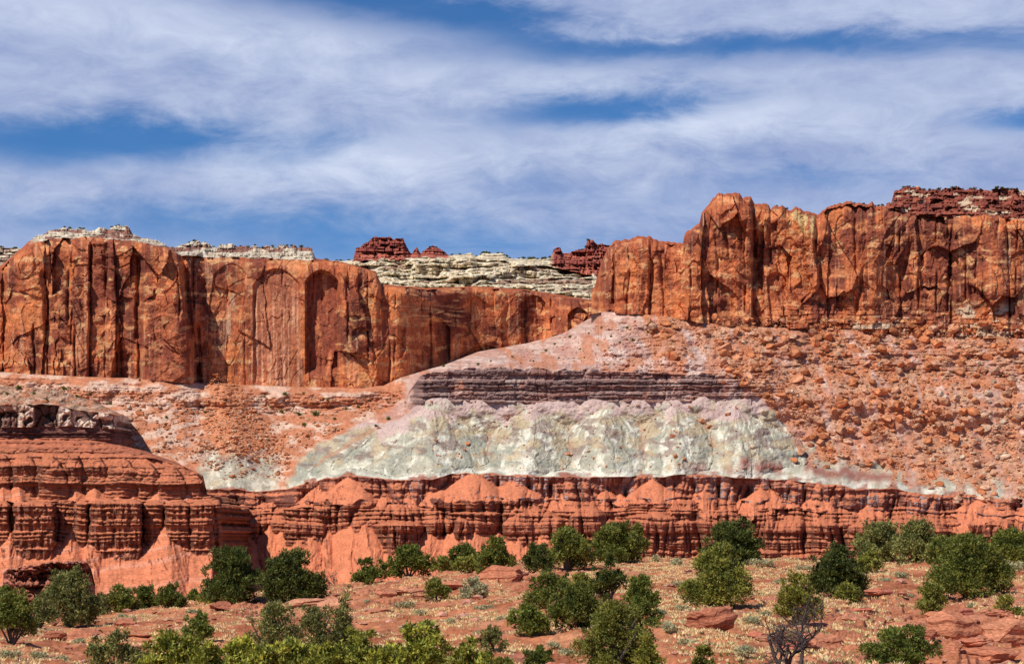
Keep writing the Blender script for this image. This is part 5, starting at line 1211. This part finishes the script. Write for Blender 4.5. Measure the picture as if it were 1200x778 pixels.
# tiny shrubs on the far slopes, ledges and rims
def far_bushes():
    r = np.random.default_rng(67); protos = []
    for k in range(3):
        L = [(np.array([r.normal(0, .35), r.normal(0, .3), r.uniform(.3, .7)]), np.array([.5, .45, .4])) for _ in range(5)]
        v, f, c = foliage(r, L, .35, .55, 'juniper', 4); me = mesh('far_shrub', v, f, c); me.materials.append(M_leaf); protos.append(me)
    spots = []
    for (u, v, s) in ((897, 404, 7), (668, 396, 3), (640, 412, 3), (650, 404, 2.5), (690, 392, 2.5), (705, 385, 2.5), (716, 395, 2.5), (727, 402, 2), (560, 428, 3), (520, 430, 3), (600, 419, 2.5), (575, 424, 2), (735, 385, 3), (742, 400, 3.5), (655, 420, 2), (700, 405, 2), (680, 410, 2), (625, 424, 2), (760, 390, 3), (685, 420, 2), (722, 418, 2),
                      (370, 487, 6), (350, 487, 4), (356, 499, 4), (334, 463, 4), (356, 463, 3.5), (330, 484, 4), (366, 474, 3.5), (317, 478, 3), (392, 492, 3), (406, 480, 3), (384, 470, 3), (420, 478, 3), (455, 492, 4), (440, 500, 3), (432, 470, 2.5), (22, 456, 5), (75, 458, 5), (40, 462, 3), (55, 470, 3), (90, 466, 3.5), (8, 462, 3), (105, 462, 2.5), (130, 474, 3), (195, 490, 3), (240, 484, 3), (310, 466, 2.5), (1050, 404, 2.5), (1088, 408, 2), (1125, 408, 2), (940, 404, 2.5), (985, 406, 2.5)): spots.append((u, v, s, 0))
    for k, (u, v, s, _) in enumerate(spots):
        p, Y = slope_point(u, v)
        if u < 135 and v > 454: p, Y = slope_point(u, v, LE)
        m = Y / F
        o = bpy.data.objects.new('shrub', protos[k % 3]); C.objects.link(o)
        o.location = p; sc = s * m * .75; o.scale = (sc, sc, sc * (1.5 if u == 897 else 1.0)); o.rotation_euler = (0, 0, r.uniform(0, 6.28))
        where, g = (('single dark upright bush at the foot of the right cliff', None) if u == 897 else ('tiny dark bush on the brown slope above the cream ledge', 'bushes above the cream ledge') if u < 145 else ('small dark green bush dotting the scree hollow below the left cliff', 'bushes in the scree hollow') if u < 470 and v > 440 else ('tiny dark bush on the pale pink slope above the purple ledge', 'bushes on the pink slope') if u < 800 else ('tiny dark bush near the top of the right scree', 'bushes at the top of the right scree'))
        tag(o, where, 'bush', g)
far_bushes()
def rim_bushes():
    r = np.random.default_rng(69)
    L = [(np.array([r.normal(0, .35), r.normal(0, .3), r.uniform(.3, .7)]), np.array([.5, .45, .4])) for _ in range(5)]
    v, f, c = foliage(r, L, .35, .55, 'dark', 4); me = mesh('rim_shrub', v, f, c); me.materials.append(M_leaf)
    keys = list(RIM)
    for key, spans, lab, g in ((keys[0], ((984, 1042, 7), (1050, 1200, 24), (902, 925, 2)), 'tiny dark bush on the skyline of the right cliff', 'bushes on the right rim'),
                               (keys[1], ((45, 150, 7), (215, 365, 12), (448, 690, 14)), 'tiny dark bush along the rim of the left and rear cliff', 'bushes on the left rim'),
                               (keys[2], ((382, 412, 7), (526, 645, 26), (0, 20, 5), (655, 690, 3)), 'tiny dark bush on the skyline of the distant mesa', 'bushes on the distant mesa')):
        U_, V_, Y_ = RIM[key]
        for a, b, n in spans:
            for k in range(n):
                u = r.uniform(a, b); vv, Y = float(np.interp(u, U_, V_)), float(np.interp(u, U_, Y_))
                s_ = r.uniform(1.6, 3.4) * Y / F * .7
                o = bpy.data.objects.new('shrub', me); C.objects.link(o)
                o.location = P3(np.array(u), np.array(vv + .5), np.array(Y + .5)); o.scale = (s_ * 1.2, s_ * 1.2, s_); o.rotation_euler = (0, 0, r.uniform(0, 6.28))
                tag(o, lab, 'bush', g)
rim_bushes()
# dry grass and pebbles
def grass():
    r = np.random.default_rng(71); N = 27000
    u = r.uniform(-30, 1230, N * 3); Y = 66 + (YC - 66) * r.uniform(0, 1, N * 3) ** .8
    x = (u - CU) / F * Y
    p = sst(fbm(x / 5, Y / 8, 921, 4) + .42 * sst(u, 700, 800) * (1 - sst(u, 1020, 1060)) + .12 * sst(u, 380, 500) + .22 * sst(Y, 175, 205) - .2 * sst(u, 1040, 1100) * (1 - sst(Y, 110, 140)) + .35 * fbm(x / 1.4, Y / 2.0, 922, 2), .02, .42)
    k = r.uniform(0, 1, N * 3) < p * .8; u, Y, x = u[k][:N], Y[k][:N], x[k][:N]
    z, n, reg = ground_full(u, Y); nb = 9; M = len(u)
    cx, cy, cz = (np.repeat(q, nb) for q in (x, Y, z)); hh = np.repeat(r.uniform(.06, .18, M), nb) * r.uniform(.6, 1.2, M * nb)
    a = r.uniform(0, 6.28, M * nb); rad = np.repeat(r.uniform(.08, .26, M), nb) * np.sqrt(r.uniform(0, 1, M * nb))
    bx, by = cx + np.cos(a) * rad, cy + np.sin(a) * rad
    b2 = r.uniform(0, 6.28, M * nb); wd = .036 + .035 * r.uniform(0, 1, M * nb)
    lean = hh * .7
    v = np.stack([np.stack([bx - np.cos(b2) * wd, by - np.sin(b2) * wd, cz - .02], -1), np.stack([bx + np.cos(b2) * wd, by + np.sin(b2) * wd, cz - .02], -1), np.stack([bx + np.cos(a) * lean, by + np.sin(a) * lean, cz + hh], -1)], 1)
    base = lerp(np.array([.80, .62, .32]), np.array([.95, .80, .49]), r.uniform(0, 1, (M, 1)))
    base = np.where(r.uniform(0, 1, (M, 1)) < .08, np.array([.20, .22, .08]), base)
    c = np.repeat(np.repeat(base, nb, 0)[:, None], 3, 1)
    o = link('grass', mesh('grass', v.reshape(-1, 3), np.arange(len(v) * 3).reshape(-1, 3), c.reshape(-1, 3)), M_grass)
    tag(o, 'pale dry grass tufts scattered over the red hillside', 'grass', None, 'stuff')
grass()
def pebbles():
    r = np.random.default_rng(73); N = 5200
    base = [rock_data(970 + k, 1, .8, .2) for k in range(6)]
    u = r.uniform(-30, 1230, N); Y = 66 + (YC - 66) * r.uniform(0, 1, N) ** .8; z = ground_full(u, Y)[0]; x = (u - CU) / F * Y
    s = np.minimum(.05 * (1 - r.uniform(0, 1, N)) ** (-1 / 1.7), .5)
    A, Fc, Cc, off = [], [], [], 0
    for k in range(N):
        b, f = base[k % 6]; a = r.uniform(0, 6.28); ca, sa = math.cos(a), math.sin(a)
        q = b * s[k] * np.array([r.uniform(.8, 1.5), r.uniform(.8, 1.2), r.uniform(.4, .8)])
        A.append(np.stack([q[:, 0] * ca - q[:, 1] * sa + x[k], q[:, 0] * sa + q[:, 1] * ca + Y[k], q[:, 2] + z[k] + .2 * s[k]], -1)); Fc.append(f + off); off += len(b)
        Cc.append(np.repeat((lerp(np.array([.36, .13, .085]), np.array([.56, .30, .21]), r.uniform()))[None], len(b), 0))
    o = link('pebbles', mesh('pebbles', np.concatenate(A), np.concatenate(Fc), np.concatenate(Cc)), M_rubble)
    tag(o, 'broken red stones strewn over the hillside', 'stones', None, 'stuff')
pebbles()
